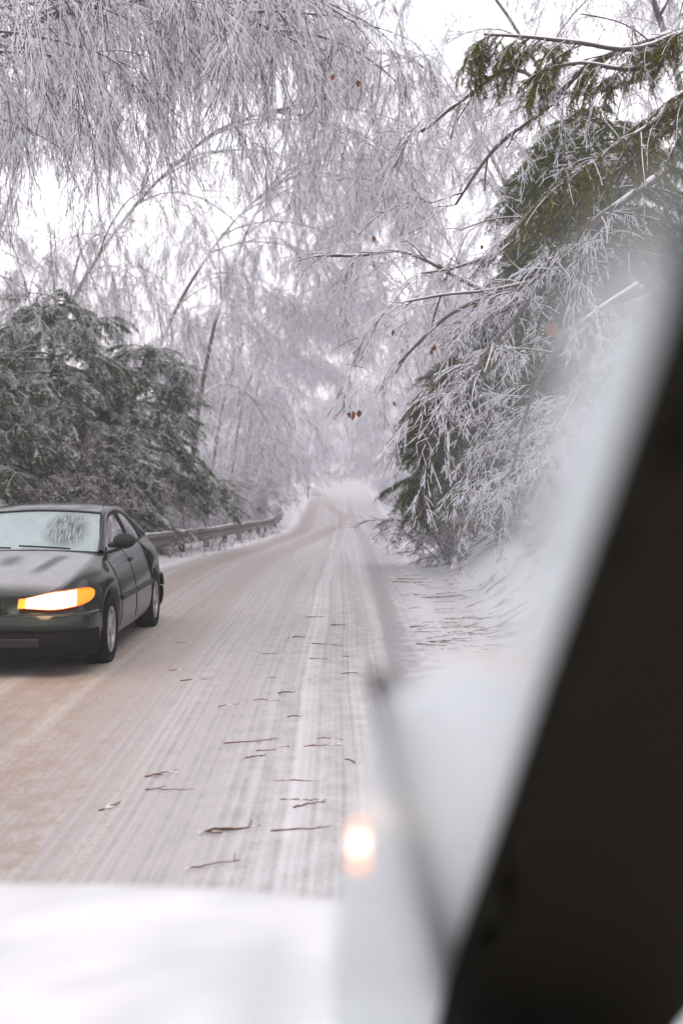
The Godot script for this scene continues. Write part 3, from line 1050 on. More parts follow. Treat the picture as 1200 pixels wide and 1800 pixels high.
# ---------------------------------------------------------------- the oncoming car
func car() -> void:
	var o := thing("sedan", "dark green four-door sedan with lit headlights coming towards us", "car", Vector3(-2.77, 0.005, -11.70))
	var RW := 0.33
	var zs := []
	for z in [2.16, 2.145, 2.12, 2.07, 2.0, 1.9, 1.78, 1.66]:
		zs.append(z)
	for k in 13:
		zs.append(1.25 + RW * cos(PI * k / 12.0) * 1.0)
	for z in [0.8, 0.6, 0.4, 0.2, 0.0, -0.2, -0.4, -0.6, -0.78, -0.88]:
		zs.append(z)
	for k in 13:
		zs.append(-1.25 + RW * cos(PI * k / 12.0))
	for z in [-1.66, -1.8, -1.92, -2.02, -2.08, -2.11]:
		zs.append(z)
	zs.sort()
	zs.reverse()
	var TW := [Vector2(-2.11, .58), Vector2(-2.05, .70), Vector2(-1.9, .77), Vector2(-1.5, .825), Vector2(-.8, .845), Vector2(0, .85), Vector2(.9, .845), Vector2(1.4, .835), Vector2(1.7, .80), Vector2(1.9, .755), Vector2(2.0, .70), Vector2(2.08, .61), Vector2(2.13, .50), Vector2(2.16, .40)]
	var TS := [Vector2(-2.11, .80), Vector2(-2.05, .90), Vector2(-1.8, .945), Vector2(-1.2, .945), Vector2(0, .915), Vector2(.75, .885), Vector2(1.2, .83), Vector2(1.6, .755), Vector2(1.85, .70), Vector2(2.0, .655), Vector2(2.08, .61), Vector2(2.16, .52)]
	var ts := [0.0, 0.10, 0.22, 0.38, 0.54, 0.70, 0.84, 0.93, 1.0]
	var xo := [-.05, -.018, -.004, 0.0, -.012, -.038, -.078, -.12, -.165]
	var body := MB.new()
	for sgn in [1.0, -1.0]:
		var rows := []
		for z in zs:
			var w := table(TW, z)
			var hs := table(TS, z)
			var yb := 0.21
			for zc in [1.25, -1.25]:
				if absf(z - zc) < RW:
					yb = maxf(yb, 0.30 + sqrt(RW * RW - (z - zc) * (z - zc)))
			var row := []
			for i in ts.size():
				row.append(Vector3(sgn * (w + xo[i]), lerpf(yb, hs, ts[i]), z))
			var hc := hs + 0.035 * smoothstep(2.2, 1.6, absf(z)) + 0.02
			for q in [[.86, .35], [.72, .62], [.5, .86], [.25, .97], [0.0, 1.0]]:
				row.append(Vector3(sgn * (w - .165) * q[0], lerpf(hs, hc, q[1]), z))
			rows.append(row)
		var cols := []
		for row in rows:
			var cl := []
			for p in row:
				var k := smoothstep(.62, .26, p.y + .10 * hill.get_noise_2d(p.z * 120.0, p.y * 120.0)) * (.75 + .5 * fine.get_noise_2d(p.z * 200.0, p.y * 90.0))
				cl.append(Color(.0085, .013, .011).lerp(Color(.12, .105, .095), clampf(k, 0.0, .9)))
			cols.append(cl)
		body.surf(rows, Vector3(0, 0.5, 0), Color.WHITE, cols)
		for e in [0, rows.size() - 1]:
			var fan := []
			for p in rows[e]:
				fan.append([p, Vector3(0, p.y, p.z)])
			body.surf(fan, Vector3(0, 0.5, 0), Color(.0085, .013, .011))
	part("body", body.mesh(), M.paint_dirty, o)
	# reflections of sky and trees on the bonnet, painted as a pale streaked sheen
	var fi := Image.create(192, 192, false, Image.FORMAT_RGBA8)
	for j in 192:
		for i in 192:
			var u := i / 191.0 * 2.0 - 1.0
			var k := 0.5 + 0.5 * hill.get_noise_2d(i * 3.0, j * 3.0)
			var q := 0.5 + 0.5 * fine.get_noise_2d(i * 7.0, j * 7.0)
			var bare := smoothstep(.13, .02, absf(absf(u) - .52 + .28 * (j / 191.0 - .4))) * smoothstep(.10, .3, j / 191.0) * smoothstep(.75, .5, j / 191.0)  # dark wedges: reflected trees painted into the alpha
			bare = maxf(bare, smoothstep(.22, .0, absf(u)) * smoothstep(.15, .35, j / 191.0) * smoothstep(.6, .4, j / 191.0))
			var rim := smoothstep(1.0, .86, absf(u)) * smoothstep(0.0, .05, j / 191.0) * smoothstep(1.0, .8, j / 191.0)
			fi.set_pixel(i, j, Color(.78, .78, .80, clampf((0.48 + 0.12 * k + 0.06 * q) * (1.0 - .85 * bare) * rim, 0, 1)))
	var fm := mat("bonnet_sheen", Color(1, 1, 1, 1), 0.5)
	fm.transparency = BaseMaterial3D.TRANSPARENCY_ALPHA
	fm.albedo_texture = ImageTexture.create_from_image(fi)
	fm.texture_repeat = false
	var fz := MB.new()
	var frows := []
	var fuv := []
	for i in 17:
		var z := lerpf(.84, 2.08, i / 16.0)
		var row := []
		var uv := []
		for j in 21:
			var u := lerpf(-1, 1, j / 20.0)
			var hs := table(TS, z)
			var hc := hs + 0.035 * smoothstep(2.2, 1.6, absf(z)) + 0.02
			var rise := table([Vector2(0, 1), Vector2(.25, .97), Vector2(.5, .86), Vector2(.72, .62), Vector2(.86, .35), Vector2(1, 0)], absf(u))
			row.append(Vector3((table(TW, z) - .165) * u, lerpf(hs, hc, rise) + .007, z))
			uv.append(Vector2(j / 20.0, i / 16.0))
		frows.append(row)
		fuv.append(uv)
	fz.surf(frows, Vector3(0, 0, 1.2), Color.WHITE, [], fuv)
	part("painted_sheen", fz.mesh(), fm, o)
	# floor and wheel wells
	var fl := MB.new()
	fl.cbox(Vector3(0, .26, 0), Vector3(1.5, .10, 1.80), .01)
	fl.cbox(Vector3(0, .40, 1.3), Vector3(1.08, .42, 1.5), .02)
	fl.cbox(Vector3(0, .42, -1.4), Vector3(1.08, .42, 1.2), .02)
	for zc in [1.25, -1.25]:
		for sgn in [-1.0, 1.0]:
			var rows := []
			for k in 13:
				var a := PI * k / 12.0
				rows.append([Vector3(sgn * .80, .30 + RW * sin(a) - .004, zc + RW * cos(a)), Vector3(sgn * .53, .30 + RW * sin(a) - .004, zc + RW * cos(a))])
			fl.surf(rows, Vector3(sgn * .7, 1.5, zc))
	part("underbody", fl.mesh(), M.rubber, o)
	# bumpers with a slot
	for e in [1.0, -1.0]:
		var bm := MB.new()
		var line := []
		for k in 25:
			var a := lerpf(-1.0, 1.0, k / 24.0)
			var x := sin(a * PI * .5)
			var zz := (2.20 if e > 0 else 2.15) - 0.40 * pow(absf(a), 3.2)
			line.append(Vector3(x * .835, 0, zz * e))
		var cut := MB.new()
		for prof in [[bm, [[.52, -.06], [.525, -.012], [.50, .0], [.44, .012], [.40, .012], [.39, -.004]]], [cut, [[.385, -.016], [.37, -.004], [.30, -.002], [.215, -.03], [.17, -.09]]]]:
			var rows := []
			for q in prof[1]:
				var row := []
				for p in line:
					row.append(Vector3(p.x * (1.0 + q[1] * .5), q[0], p.z + q[1] * e))
				rows.append(row)
			prof[0].surf(rows, Vector3(0, .36, 0))
		var bp := part("bumper", bm.mesh(), M.paint, o)
		part("shaded_lower_lip", cut.mesh(), M.rubber, bp)  # lower half coloured black to stand for the shadow under the bumper
	var gm := MB.new()
	gm.cbox(Vector3(0, .30, 2.205), Vector3(.9, .07, .02), .01)
	gm.cbox(Vector3(0, .585, 2.165), Vector3(.34, .07, .02), .008)
	part("grille", gm.mesh(), M.black_trim, o)
	# headlights wrap round the corners
	for sgn in [1.0, -1.0]:
		var root := Node3D.new()
		root.name = "headlight"
		o.add_child(root, true)
		var strip := func(a0: float, a1: float, out: float, grow: float, cut := 0.0) -> ArrayMesh:
			var rows := []
			for k in 13:
				var a := lerpf(a0, a1, k / 12.0)           # 0 inner end .. 1 outer tip
				var z := 2.135 - 0.02 * a - 0.33 * pow(a, 2.6)
				var x := table(TW, z) + 0.004 if a > 0.55 else lerpf(0.28, table(TW, 2.135 - 0.011 - 0.33 * pow(.55, 2.6)), a / 0.55)
				if a <= 0.55:
					z = 2.165 - 0.06 * pow(a / .55, 2.0)
				var hh: float = (0.058 * sqrt(maxf(0.0, 1.0 - pow(a, 5.0))) + 0.014 * a) * 0.98 * grow * (0.55 + 0.45 * smoothstep(0.0, .45, a))
				var mid := 0.60 + 0.055 * a
				var row := []
				for q in 7:
					var f := lerpf(-1.0, 1.0, q / 6.0)
					var bul := out * (1.0 - 0.5 * f * f)
					var nx := smoothstep(.35, 1.0, a)
					row.append(Vector3(sgn * (x + bul * nx), mid + f * hh, z + bul * (1.0 - .5 * nx) - f * 0.02 * (1.0 - nx)))
				rows.append(row)
			var m := MB.new()
			m.surf(rows, Vector3(0, .6, 1.0))
			return m.mesh()
		part("surround", strip.call(0.0, 1.0, 0.004, 1.14), M.orange_rim, root)
		part("lens", strip.call(0.09, 0.66, 0.014, 1.0), M.headlight_glow, root)
		part("turn_signal", strip.call(0.665, 0.985, 0.012, 0.98), M.amber, root)
		part("turn_signal", strip.call(0.01, 0.085, 0.012, 0.98), M.amber, root)
		var li := OmniLight3D.new()
		li.name = "headlight_lamp"
		li.position = Vector3(sgn * .50, .63, 2.32)
		li.light_color = Color(1.0, 0.80, 0.55)
		li.light_energy = 0.09
		li.omni_range = 30.0
		li.omni_attenuation = 2.0
		li.light_size = 0.1
		li.shadow_enabled = true
		o.add_child(li, true)
	greenhouse(o)
	# wheels
	for zc in [1.25, -1.25]:
		for sgn in [1.0, -1.0]:
			var wh := Node3D.new()
			wh.name = "wheel"
			wh.position = Vector3(sgn * .735, .295, zc)
			o.add_child(wh, true)
			var ax := Vector3(sgn, 0, 0)
			var ty := MB.new()
			ty.lathe([Vector2(.19, -.09), Vector2(.27, -.10), Vector2(.292, -.085), Vector2(.297, -.05), Vector2(.297, .05), Vector2(.292, .085), Vector2(.27, .10), Vector2(.195, .095), Vector2(.185, .07)], Vector3.ZERO, ax, 36)
			part("tyre", ty.mesh(), M.rubber, wh)
			var rm := MB.new()
			rm.lathe([Vector2(.195, .07), Vector2(.192, .094), Vector2(.172, .088), Vector2(.166, .055)], Vector3.ZERO, ax, 30)
			rm.lathe([Vector2(.166, .045), Vector2(.10, .04), Vector2(0.001, .04)], Vector3.ZERO, ax, 24)
			for k in 7:
				var a := TAU * k / 7.0
				var b := Basis(ax, a)
				rm.cbox(b * Vector3(sgn * .068, .105, 0), Vector3(.03, .145, .042), .01, Color.WHITE, b)
			rm.lathe([Vector2(.055, .06), Vector2(.05, .095), Vector2(.001, .10)], Vector3.ZERO, ax, 16)
			part("rim", rm.mesh(), M.rim, wh)
	# side furniture
	for sgn in [1.0, -1.0]:
		for z in [-.02, -.95]:
			var h := MB.new()
			h.cbox(Vector3(sgn * .775, .80, z), Vector3(.03, .045, .15), .012)
			part("door_handle", h.mesh(), M.black_trim, o)
		for z in [[.82, .10], [.06, -.90]]:
			var h := MB.new()
			h.cbox(Vector3(sgn * .853, .52, (z[0] + z[1]) * .5), Vector3(.02, .04, z[0] - z[1]), .008)
			part("side_moulding", h.mesh(), M.black_trim, o)
		for z in [.84, .08, -.90]:
			var h := MB.new()
			var w := table(TW, z)
			var pts := PackedVector3Array()
			for i in range(1, 9):
				pts.append(Vector3(sgn * (w + xo[i] + .0005), lerpf(.21, table(TS, z), ts[i]), z - .03 * i / 8.0))
			h.rod(pts, .0045, 5)
			part("door_seam", h.mesh(), M.rubber, o)
		var hs := MB.new()
		var line := PackedVector3Array()
		for k in 12:
			var z := lerpf(.80, 2.02, k / 11.0)
			line.append(Vector3(sgn * (table(TW, z) - .165) * .90, table(TS, z) + .014, z))
		hs.rod(line, .004, 5)
		part("bonnet_seam", hs.mesh(), M.rubber, o)
		var mi := MB.new()
		mi.cbox(Vector3(sgn * .715, .965, .52), Vector3(.10, .05, .07), .02)
		var rows := []
		for i in 9:
			var a := PI * i / 8.0
			var row := []
			for j in 17:
				var b := TAU * j / 16.0
				row.append(Vector3(sgn * (.815 + .105 * sin(a) * cos(b)), 1.0 + .070 * sin(a) * sin(b), .53 + .065 * cos(a)))
			rows.append(row)
		mi.surf(rows, Vector3(sgn * .815, 1.0, .53))
		part("wing_mirror", mi.mesh(), M.black_trim, o)
	var an := MB.new()
	an.rod(PackedVector3Array([Vector3(.46, 1.30, -.35), Vector3(.46, 1.66, -.62)]), .004, 5)
	part("aerial", an.mesh(), M.black_trim, o)
	driver(o)

func greenhouse(o: Node3D) -> void:
	# half outlines: lower (belt) and upper (roof) lines from front to rear
	var roof := MB.new()
	for sgn in [1.0, -1.0]:
		var rows := []
		for q in [[.07, 1.262, .495, 1.235], [-.05, 1.292, .512, 1.262], [-.25, 1.318, .522, 1.283], [-.5, 1.33, .526, 1.288], [-.75, 1.322, .522, 1.275], [-.95, 1.298, .515, 1.247], [-1.12, 1.262, .505, 1.205]]:
			var row := []
			for f in [0.0, .25, .5, .72, .88, .96, 1.0]:
				var y: float = lerpf(q[1], q[3], pow(f, 3.0))
				row.append(Vector3(sgn * q[2] * f, y, q[0] - .05 * f * f * (1.0 if q[0] > -.3 else -0.4)))
			row.append(Vector3(sgn * (q[2] + .012), q[3] - .025, q[0] - .05))
			row.append(Vector3(sgn * (q[2] + .006), q[3] - .04, q[0] - .05))
			rows.append(row)
		roof.surf(rows, Vector3(0, .6, -.5))
	part("roof", roof.mesh(), M.paint, o)
	# windscreen
	var cowl := func(f: float) -> Vector3: return Vector3(.615 * f, .925 - .03 * f * f, .86 - .20 * f * f)
	var head := func(f: float) -> Vector3: return Vector3(.50 * f, 1.256 - .027 * f * f, .075 - .05 * f * f)
	var g := MB.new()
	var guv := []
	var rows := []
	for i in 7:
		var row := []
		for j in 21:
			var f := lerpf(-1, 1, j / 20.0)
			row.append((cowl.call(f) as Vector3).lerp(head.call(f), i / 6.0) + Vector3(0, .02, .012) * sin(PI * i / 6.0))
			guv.append(Vector2(j / 20.0, i / 6.0))
		rows.append(row)
	g.surf(rows, Vector3(0, .6, -.5))
	for i in guv.size():
		g.t[i] = guv[i]
	part("windscreen", g.mesh(), M.icy_glass, o)
	# dark surround of the windscreen
	var s := MB.new()
	var ln := PackedVector3Array()
	for j in 21:
		ln.append((cowl.call(lerpf(-1, 1, j / 20.0)) as Vector3) + Vector3(0, .004, .012))
	s.rod(ln, .016, 6)
	ln.clear()
	for j in 21:
		ln.append((head.call(lerpf(-1, 1, j / 20.0)) as Vector3) + Vector3(0, .006, .004))
	s.rod(ln, .012, 6)
	part("windscreen_surround", s.mesh(), M.black_trim, o)
	for k in 2:
		var w := MB.new()
		var x0: float = [.45, -.15][k]
		var q := PackedVector3Array()
		for j in 5:
			q.append((cowl.call((x0 - .13 * j) / .72) as Vector3).lerp(head.call((x0 - .13 * j) / .72), .03 + .012 * j) + Vector3(0, .022, .018))
		w.rod(q, .008, 5)
		part("wiper", w.mesh(), M.black_trim, o)
	# rear window
	var rg := MB.new()
	rows = []
	for i in 5:
		var row := []
		for j in 13:
			var f := lerpf(-1, 1, j / 12.0)
			row.append(Vector3(.60 * f, .955 - .02 * f * f, -1.66 + .1 * f * f).lerp(Vector3(.50 * f, 1.258 - .055 * f * f, -1.13 - .0 * f * f), i / 4.0) + Vector3(0, .02, -.01) * sin(PI * i / 4.0))
		rows.append(row)
	rg.surf(rows, Vector3(0, .6, -.5))
	part("rear_window", rg.mesh(), M.side_glass, o)
	for sgn in [1.0, -1.0]:
		# side line of the roof from the foot of the front pillar to the foot of the rear pillar
		var up := [Vector3(.635, .905, .70), Vector3(.59, 1.06, .36), Vector3(.54, 1.19, .07), Vector3(.53, 1.245, -.16), Vector3(.535, 1.262, -.5), Vector3(.53, 1.245, -.80), Vector3(.53, 1.19, -1.06), Vector3(.57, 1.06, -1.36), Vector3(.62, .955, -1.60)]
		var lo := [Vector3(.67, .90, .70), Vector3(.685, .912, .38), Vector3(.692, .92, .08), Vector3(.694, .924, -.16), Vector3(.695, .93, -.5), Vector3(.692, .936, -.80), Vector3(.685, .94, -1.05), Vector3(.67, .945, -1.32), Vector3(.65, .945, -1.58)]
		var uu := []
		var ll := []
		for i in up.size():
			uu.append(Vector3(up[i].x * sgn, up[i].y, up[i].z))
			ll.append(Vector3(lo[i].x * sgn, lo[i].y, lo[i].z))
		var U := smooth_line(uu, 4)
		var L := smooth_line(ll, 4)
		for span in [[1, 15], [15, 26], [26, 32]]:
			var w := MB.new()
			var rr := []
			for i in range(span[0], span[1] + 1):
				var row := []
				for j in 6:
					row.append(U[i].lerp(L[i], j / 5.0) + Vector3(sgn * .012 * sin(PI * j / 5.0), 0, 0))
				rr.append(row)
			w.surf(rr, Vector3(0, .9, -.5))
			part("side_window", w.mesh(), M.side_glass, o)
		var fr := MB.new()
		var wide := PackedFloat32Array()
		var cc := PackedColorArray()
		for i in U.size():
			wide.append(.030 + (.02 if i > 26 else 0.0)); cc.append(Color.WHITE)
		fr.tube(U, wide, 8, cc)
		part("roof_pillar", fr.mesh(), M.paint, o)
		var blk := MB.new()
		blk.rod(L, .012, 6)
		for i in [15, 26]:
			blk.rod(PackedVector3Array([U[i] + Vector3(sgn * .008, 0, 0), U[i].lerp(L[i], .5) + Vector3(sgn * .014, 0, 0), L[i] + Vector3(sgn * .006, 0, 0)]), .018, 6)
		var inner := PackedVector3Array()
		for i in range(2, U.size() - 2):
			inner.append(U[i].lerp(L[i], .10) + Vector3(sgn * .006, 0, 0))
		blk.rod(inner, .012, 6)
		part("window_frame", blk.mesh(), M.black_trim, o)
	# inside
	for x in [.36, -.36]:
		var st := MB.new()
		st.cbox(Vector3(x, .52, -.25), Vector3(.48, .16, .5), .05)
		st.cbox(Vector3(x, .80, -.52), Vector3(.46, .56, .14), .05, Color.WHITE, Basis(Vector3.RIGHT, .25))
		st.cbox(Vector3(x, 1.10, -.60), Vector3(.24, .15, .09), .03)
		part("seat", st.mesh(), M.cabin, o)
	var rs := MB.new()
	rs.cbox(Vector3(0, .78, -1.25), Vector3(1.2, .5, .16), .05)
	part("rear_seat", rs.mesh(), M.cabin, o)
	var da := MB.new()
	da.cbox(Vector3(0, .80, .52), Vector3(1.36, .16, .42), .05)
	part("dashboard", da.mesh(), M.cabin, o)
	var sw := MB.new()
	var ring := PackedVector3Array()
	var rr := PackedFloat32Array()
	var cc := PackedColorArray()
	var tilt := Basis(Vector3.RIGHT, -1.1)
	for k in 25:
		ring.append(Vector3(.33, .86, .27) + tilt * Vector3(.185 * cos(TAU * k / 24.0), 0, .185 * sin(TAU * k / 24.0)))
		rr.append(.014); cc.append(Color.WHITE)
	sw.tube(ring, rr, 8, cc)
	sw.cbox(Vector3(.33, .86, .27), Vector3(.16, .04, .10), .012, Color.WHITE, tilt)
	sw.rod(PackedVector3Array([ring[0], ring[12]]), .010, 6)
	part("steering_wheel", sw.mesh(), M.black_trim, o)

# ---------------------------------------------------------------- surface nets for the driver
func nets(mb: MB, bones: Array, cell: float, k: float) -> void:
	# bone: [a, b, ra, rb, colour]
	var lo := Vector3.INF
	var hi := -Vector3.INF
	for b in bones:
		var r: float = maxf(b[2], b[3]) + cell * 2.5
		for q in 2:
			lo = lo.min(b[q] - Vector3.ONE * r)
			hi = hi.max(b[q] + Vector3.ONE * r)
	var nx := int((hi.x - lo.x) / cell) + 2
	var ny := int((hi.y - lo.y) / cell) + 2
	var nz := int((hi.z - lo.z) / cell) + 2
	var f := PackedFloat32Array()
	f.resize(nx * ny * nz)
	f.fill(1.0)
	var seen := PackedByteArray()
	seen.resize(nx * ny * nz)
	for b in bones:
		var a: Vector3 = b[0]
		var ab: Vector3 = b[1] - a
		var l2 := maxf(ab.length_squared(), 1e-9)
		var r: float = maxf(b[2], b[3]) + cell * 2.0 + k
		var mn := ((a.min(b[1]) - Vector3.ONE * r - lo) / cell).floor().max(Vector3.ZERO)
		var mx := ((a.max(b[1]) + Vector3.ONE * r - lo) / cell).ceil()
		for z in range(int(mn.z), mini(int(mx.z) + 1, nz)):
			for y in range(int(mn.y), mini(int(mx.y) + 1, ny)):
				for x in range(int(mn.x), mini(int(mx.x) + 1, nx)):
					var p := lo + Vector3(x, y, z) * cell
					var t := clampf((p - a).dot(ab) / l2, 0.0, 1.0)
					var d := p.distance_to(a + ab * t) - lerpf(b[2], b[3], t)
					var i := x + nx * (y + ny * z)
					if seen[i] == 0:
						f[i] = d
						seen[i] = 1
					else:
						var h := maxf(k - absf(f[i] - d), 0.0) / k
						f[i] = minf(f[i], d) - h * h * k * 0.25
	var id := {}
	var corner := [0, 1, nx, nx + 1, nx * ny, nx * ny + 1, nx * ny + nx, nx * ny + nx + 1]
	for z in nz - 1:
		for y in ny - 1:
			for x in nx - 1:
				var i := x + nx * (y + ny * z)
				var neg := 0
				for q in corner:
					if f[i + q] < 0.0:
						neg += 1
				if neg == 0 or neg == 8:
					continue
				var s := Vector3.ZERO
				var m := 0
				for e in [[0, 1], [2, 3], [4, 5], [6, 7], [0, 2], [1, 3], [4, 6], [5, 7], [0, 4], [1, 5], [2, 6], [3, 7]]:
					var fa := f[i + corner[e[0]]]
					var fb := f[i + corner[e[1]]]
					if (fa < 0.0) != (fb < 0.0):
						var w := fa / (fa - fb)
						var pa := Vector3(e[0] & 1, (e[0] >> 1) & 1, e[0] >> 2)
						var pb := Vector3(e[1] & 1, (e[1] >> 1) & 1, e[1] >> 2)
						s += pa.lerp(pb, w)
						m += 1
				s /= m
				var p := lo + (Vector3(x, y, z) + s) * cell
				var g := Vector3(f[i + 1] + f[i + nx + 1] - f[i] - f[i + nx], f[i + nx] + f[i + nx + 1] - f[i] - f[i + 1], f[i + nx * ny] + f[i + nx * ny + 1] - f[i] - f[i + 1])
				var best := 1e9
				var col := Color.WHITE
				for b in bones:
					var ab: Vector3 = b[1] - b[0]
					var t := clampf((p - b[0]).dot(ab) / maxf(ab.length_squared(), 1e-9), 0.0, 1.0)
					var d: float = p.distance_to(b[0] + ab * t) - lerpf(b[2], b[3], t)
					if d < best:
						best = d
						col = b[4]
				id[i] = mb.vert(p, g.normalized(), col)
	for i in id:
		var z := int(i / (nx * ny))
		var y := int((i - z * nx * ny) / nx)
		var x: int = i - nx * (y + ny * z)
		var ax := [1, nx, nx * ny]
		var pos := [x, y, z]
		for a in 3:
			var b := (a + 1) % 3
			var c := (a + 2) % 3
			if pos[b] == 0 or pos[c] == 0:
				continue
			if (f[i] < 0.0) != (f[i + ax[a]] < 0.0):
				var q0 = id.get(i)
				var q1 = id.get(i - ax[b])
				var q2 = id.get(i - ax[b] - ax[c])
				var q3 = id.get(i - ax[c])
				if q0 != null and q1 != null and q2 != null and q3 != null:
					mb.tri(q0, q1, q2)
					mb.tri(q0, q2, q3)

func driver(car_root: Node3D) -> void:
	var base := car_root.position + Vector3(.33, .44, -.34)
	var o := thing("person", "driver in a dark coat sitting behind the icy windscreen, one hand on the wheel", "person", base)
	var S := Color(0.56, 0.37, 0.29)
	var C := Color(0.035, 0.04, 0.05)
	var J := Color(0.03, 0.03, 0.05)
	var mb := MB.new()
	var hip := Vector3(0, .08, 0)
	var ch := Vector3(0, .40, -.06)
	var nk := Vector3(0, .52, -.045)
	var hd := Vector3(0, .66, -.01)
	nets(mb, [
		[hip + Vector3(-.07, 0, 0), hip + Vector3(.07, 0, 0), .12, .12, C], [hip, ch, .135, .15, C], [ch + Vector3(-.10, .02, 0), ch + Vector3(.10, .02, 0), .11, .11, C],
		[ch, nk, .09, .055, C], [nk, nk + Vector3(0, .07, .01), .052, .05, S],
		[Vector3(.17, .45, -.05), Vector3(.25, .24, .12), .062, .048, C], [Vector3(.25, .24, .12), Vector3(.15, .37, .45), .046, .032, C],
		[Vector3(-.17, .45, -.05), Vector3(-.25, .24, .12), .062, .048, C], [Vector3(-.25, .24, .12), Vector3(-.13, .34, .46), .046, .032, C],
		[hip + Vector3(.09, -.02, .02), Vector3(.12, .07, .42), .085, .065, J], [hip + Vector3(-.09, -.02, .02), Vector3(-.12, .07, .42), .085, .065, J],
		[Vector3(.12, .07, .42), Vector3(.12, -.20, .60), .06, .045, J], [Vector3(-.12, .07, .42), Vector3(-.12, -.20, .60), .06, .045, J],
	], 0.018, 0.05)
	# head with brow, nose, lips, chin and ears
	var dk := Color(0.05, 0.03, 0.025)
	nets(mb, [
		[nk, nk + Vector3(0, .09, .015), .054, .052, S],
		[hd + Vector3(0, .035, -.015), hd + Vector3(0, .03, .01), .088, .082, S], [hd + Vector3(0, -.02, .02), hd + Vector3(0, -.075, .04), .066, .040, S],
		[hd + Vector3(-.035, .018, .068), hd + Vector3(.035, .018, .068), .018, .018, S],
		[hd + Vector3(0, .005, .09), hd + Vector3(0, -.035, .103), .009, .015, S],
		[hd + Vector3(-.02, -.062, .078), hd + Vector3(.02, -.062, .078), .008, .008, Color(.40, .18, .15)],
		[hd + Vector3(-.033, .0, .080), hd + Vector3(-.031, .0, .081), .009, .009, dk], [hd + Vector3(.033, .0, .080), hd + Vector3(.031, .0, .081), .009, .009, dk],
		[hd + Vector3(-.085, .005, -.01), hd + Vector3(-.087, -.025, -.005), .014, .010, S], [hd + Vector3(.085, .005, -.01), hd + Vector3(.087, -.025, -.005), .014, .010, S],
	], 0.0055, 0.018)
	# hands closed on the wheel
	for sgn in [1.0, -1.0]:
		var wr := Vector3(.15, .37, .45) if sgn > 0 else Vector3(-.13, .34, .46)
		var fwd := (Vector3(0.155 * sgn, .40, .56) - wr).normalized()
		var bn := []
		bn.append([wr - fwd * .03, wr + fwd * .02, .028, .026, S])
		for q in 4:
			var side := Vector3(1, 0, 0) * (q - 1.5) * .019
			bn.append([wr + fwd * .015 + side * .7, wr + fwd * .075 + side, .016, .012, S])
			var k1 := wr + fwd * .075 + side
			var l1: float = [.034, .040, .038, .030][q]
			var k2 := k1 + Vector3(0, -.012, .028).normalized() * l1
			var k3 := k2 + Vector3(0, -.03, .002).normalized() * l1 * .75
			bn.append([k1, k2, .0098, .009, S])
			bn.append([k2, k3, .009, .008, S])
		var t0 := wr + fwd * .02 + Vector3(-sgn * .026, -.006, 0)
		bn.append([t0, t0 + Vector3(-sgn * .018, -.012, .035), .0125, .0105, S])
		bn.append([t0 + Vector3(-sgn * .018, -.012, .035), t0 + Vector3(-sgn * .008, -.018, .062), .0105, .0085, S])
		nets(mb, bn, 0.0045, 0.006)
	part("body", mb.mesh(), M.skin, o)
	var hr := MB.new()
	var H := Color(0.045, 0.028, 0.018)
	nets(hr, [[hd + Vector3(0, .055, -.03), hd + Vector3(0, .045, -.01), .094, .088, H], [hd + Vector3(-.06, .03, -.03), hd + Vector3(-.075, -.12, -.02), .045, .03, H], [hd + Vector3(.06, .03, -.03), hd + Vector3(.075, -.12, -.02), .045, .03, H], [hd + Vector3(0, .0, -.06), hd + Vector3(0, -.12, -.06), .075, .05, H]], 0.009, 0.02)
	part("hair", hr.mesh(), M.cloth, o)

# ---------------------------------------------------------------- fallen twigs
func stick(length: float, r: float, forks: int, wob := 0.12) -> ArrayMesh:
	var mb := MB.new()
	var p := PackedVector3Array()
	var q := Vector3(-length * .5, r * .8, 0)
	var d := Vector3(1, 0, 0)
	for i in 9:
		p.append(q)
		d = (d + Vector3(0, 0, rf(-1, 1)) * wob * 1.6).normalized()
		q += d * length / 8.0
		q.y = r * .8 + absf(rf(0, .5)) * r * 2.0
	var rr := PackedFloat32Array()
	var cc := PackedColorArray()
	var tone := rf(.7, 1.3)
	for i in 9:
		rr.append(lerpf(r, r * .35, i / 8.0) * .62 * rf(.8, 1.2))
		cc.append(Color(.17, .085, .058) * tone if rng.randf() < .85 else ICE2)
	mb.tube(p, rr, 5, cc)
	for k in forks:
		var i := rng.randi_range(1, 7)
		var a := rf(0.4, 1.1) * (1.0 if rng.randf() < .5 else -1.0)
		var e := p[i]
		var b := PackedVector3Array([e])
		var dd := Vector3(cos(a), rf(0, .12), sin(a))
		var ln := length * rf(.15, .4)
		for j in 4:
			dd = (dd + Vector3(rf(-.2, .2), rf(-.1, .1), rf(-.3, .3))).normalized()
			e += dd * ln / 4.0
			e.y = maxf(e.y, r * .4)
			b.append(e)
		var r2 := PackedFloat32Array()
		var c2 := PackedColorArray()
		for j in 5:
			r2.append(lerpf(rr[i] * .7, r * .25, j / 4.0)); c2.append(cc[i])
		mb.tube(b, r2, 4, c2)
	return mb.mesh()

func lay(called: String, mesh: Mesh, px: float, py: float, turn: float, label: String, group: String, size := 1.0) -> void:
	# walk down the ray of the photo position until it meets the ground
	var d := 3.0
	var p := Vector3.ZERO
	while d < 70.0:
		p = P(px, py, d)
		var l := table(T_LEFT, -p.z)
		var r := table(T_RIGHT, -p.z)
		if p.y <= ground_y(p.x, -p.z) + (0.014 if p.x > l and p.x < r else 0.0):
			break
		d += 0.03
	var o := part(called, mesh, M.stick)
	tag(o, label, "twig", group)
	o.position = p
	var e := 0.25
	var slope := (ground_y(p.x + e, -p.z) - ground_y(p.x - e, -p.z)) / (2.0 * e)
	o.basis = (Basis(Vector3.BACK, atan(slope)) * Basis(Vector3.UP, turn)).scaled(Vector3.ONE * size)

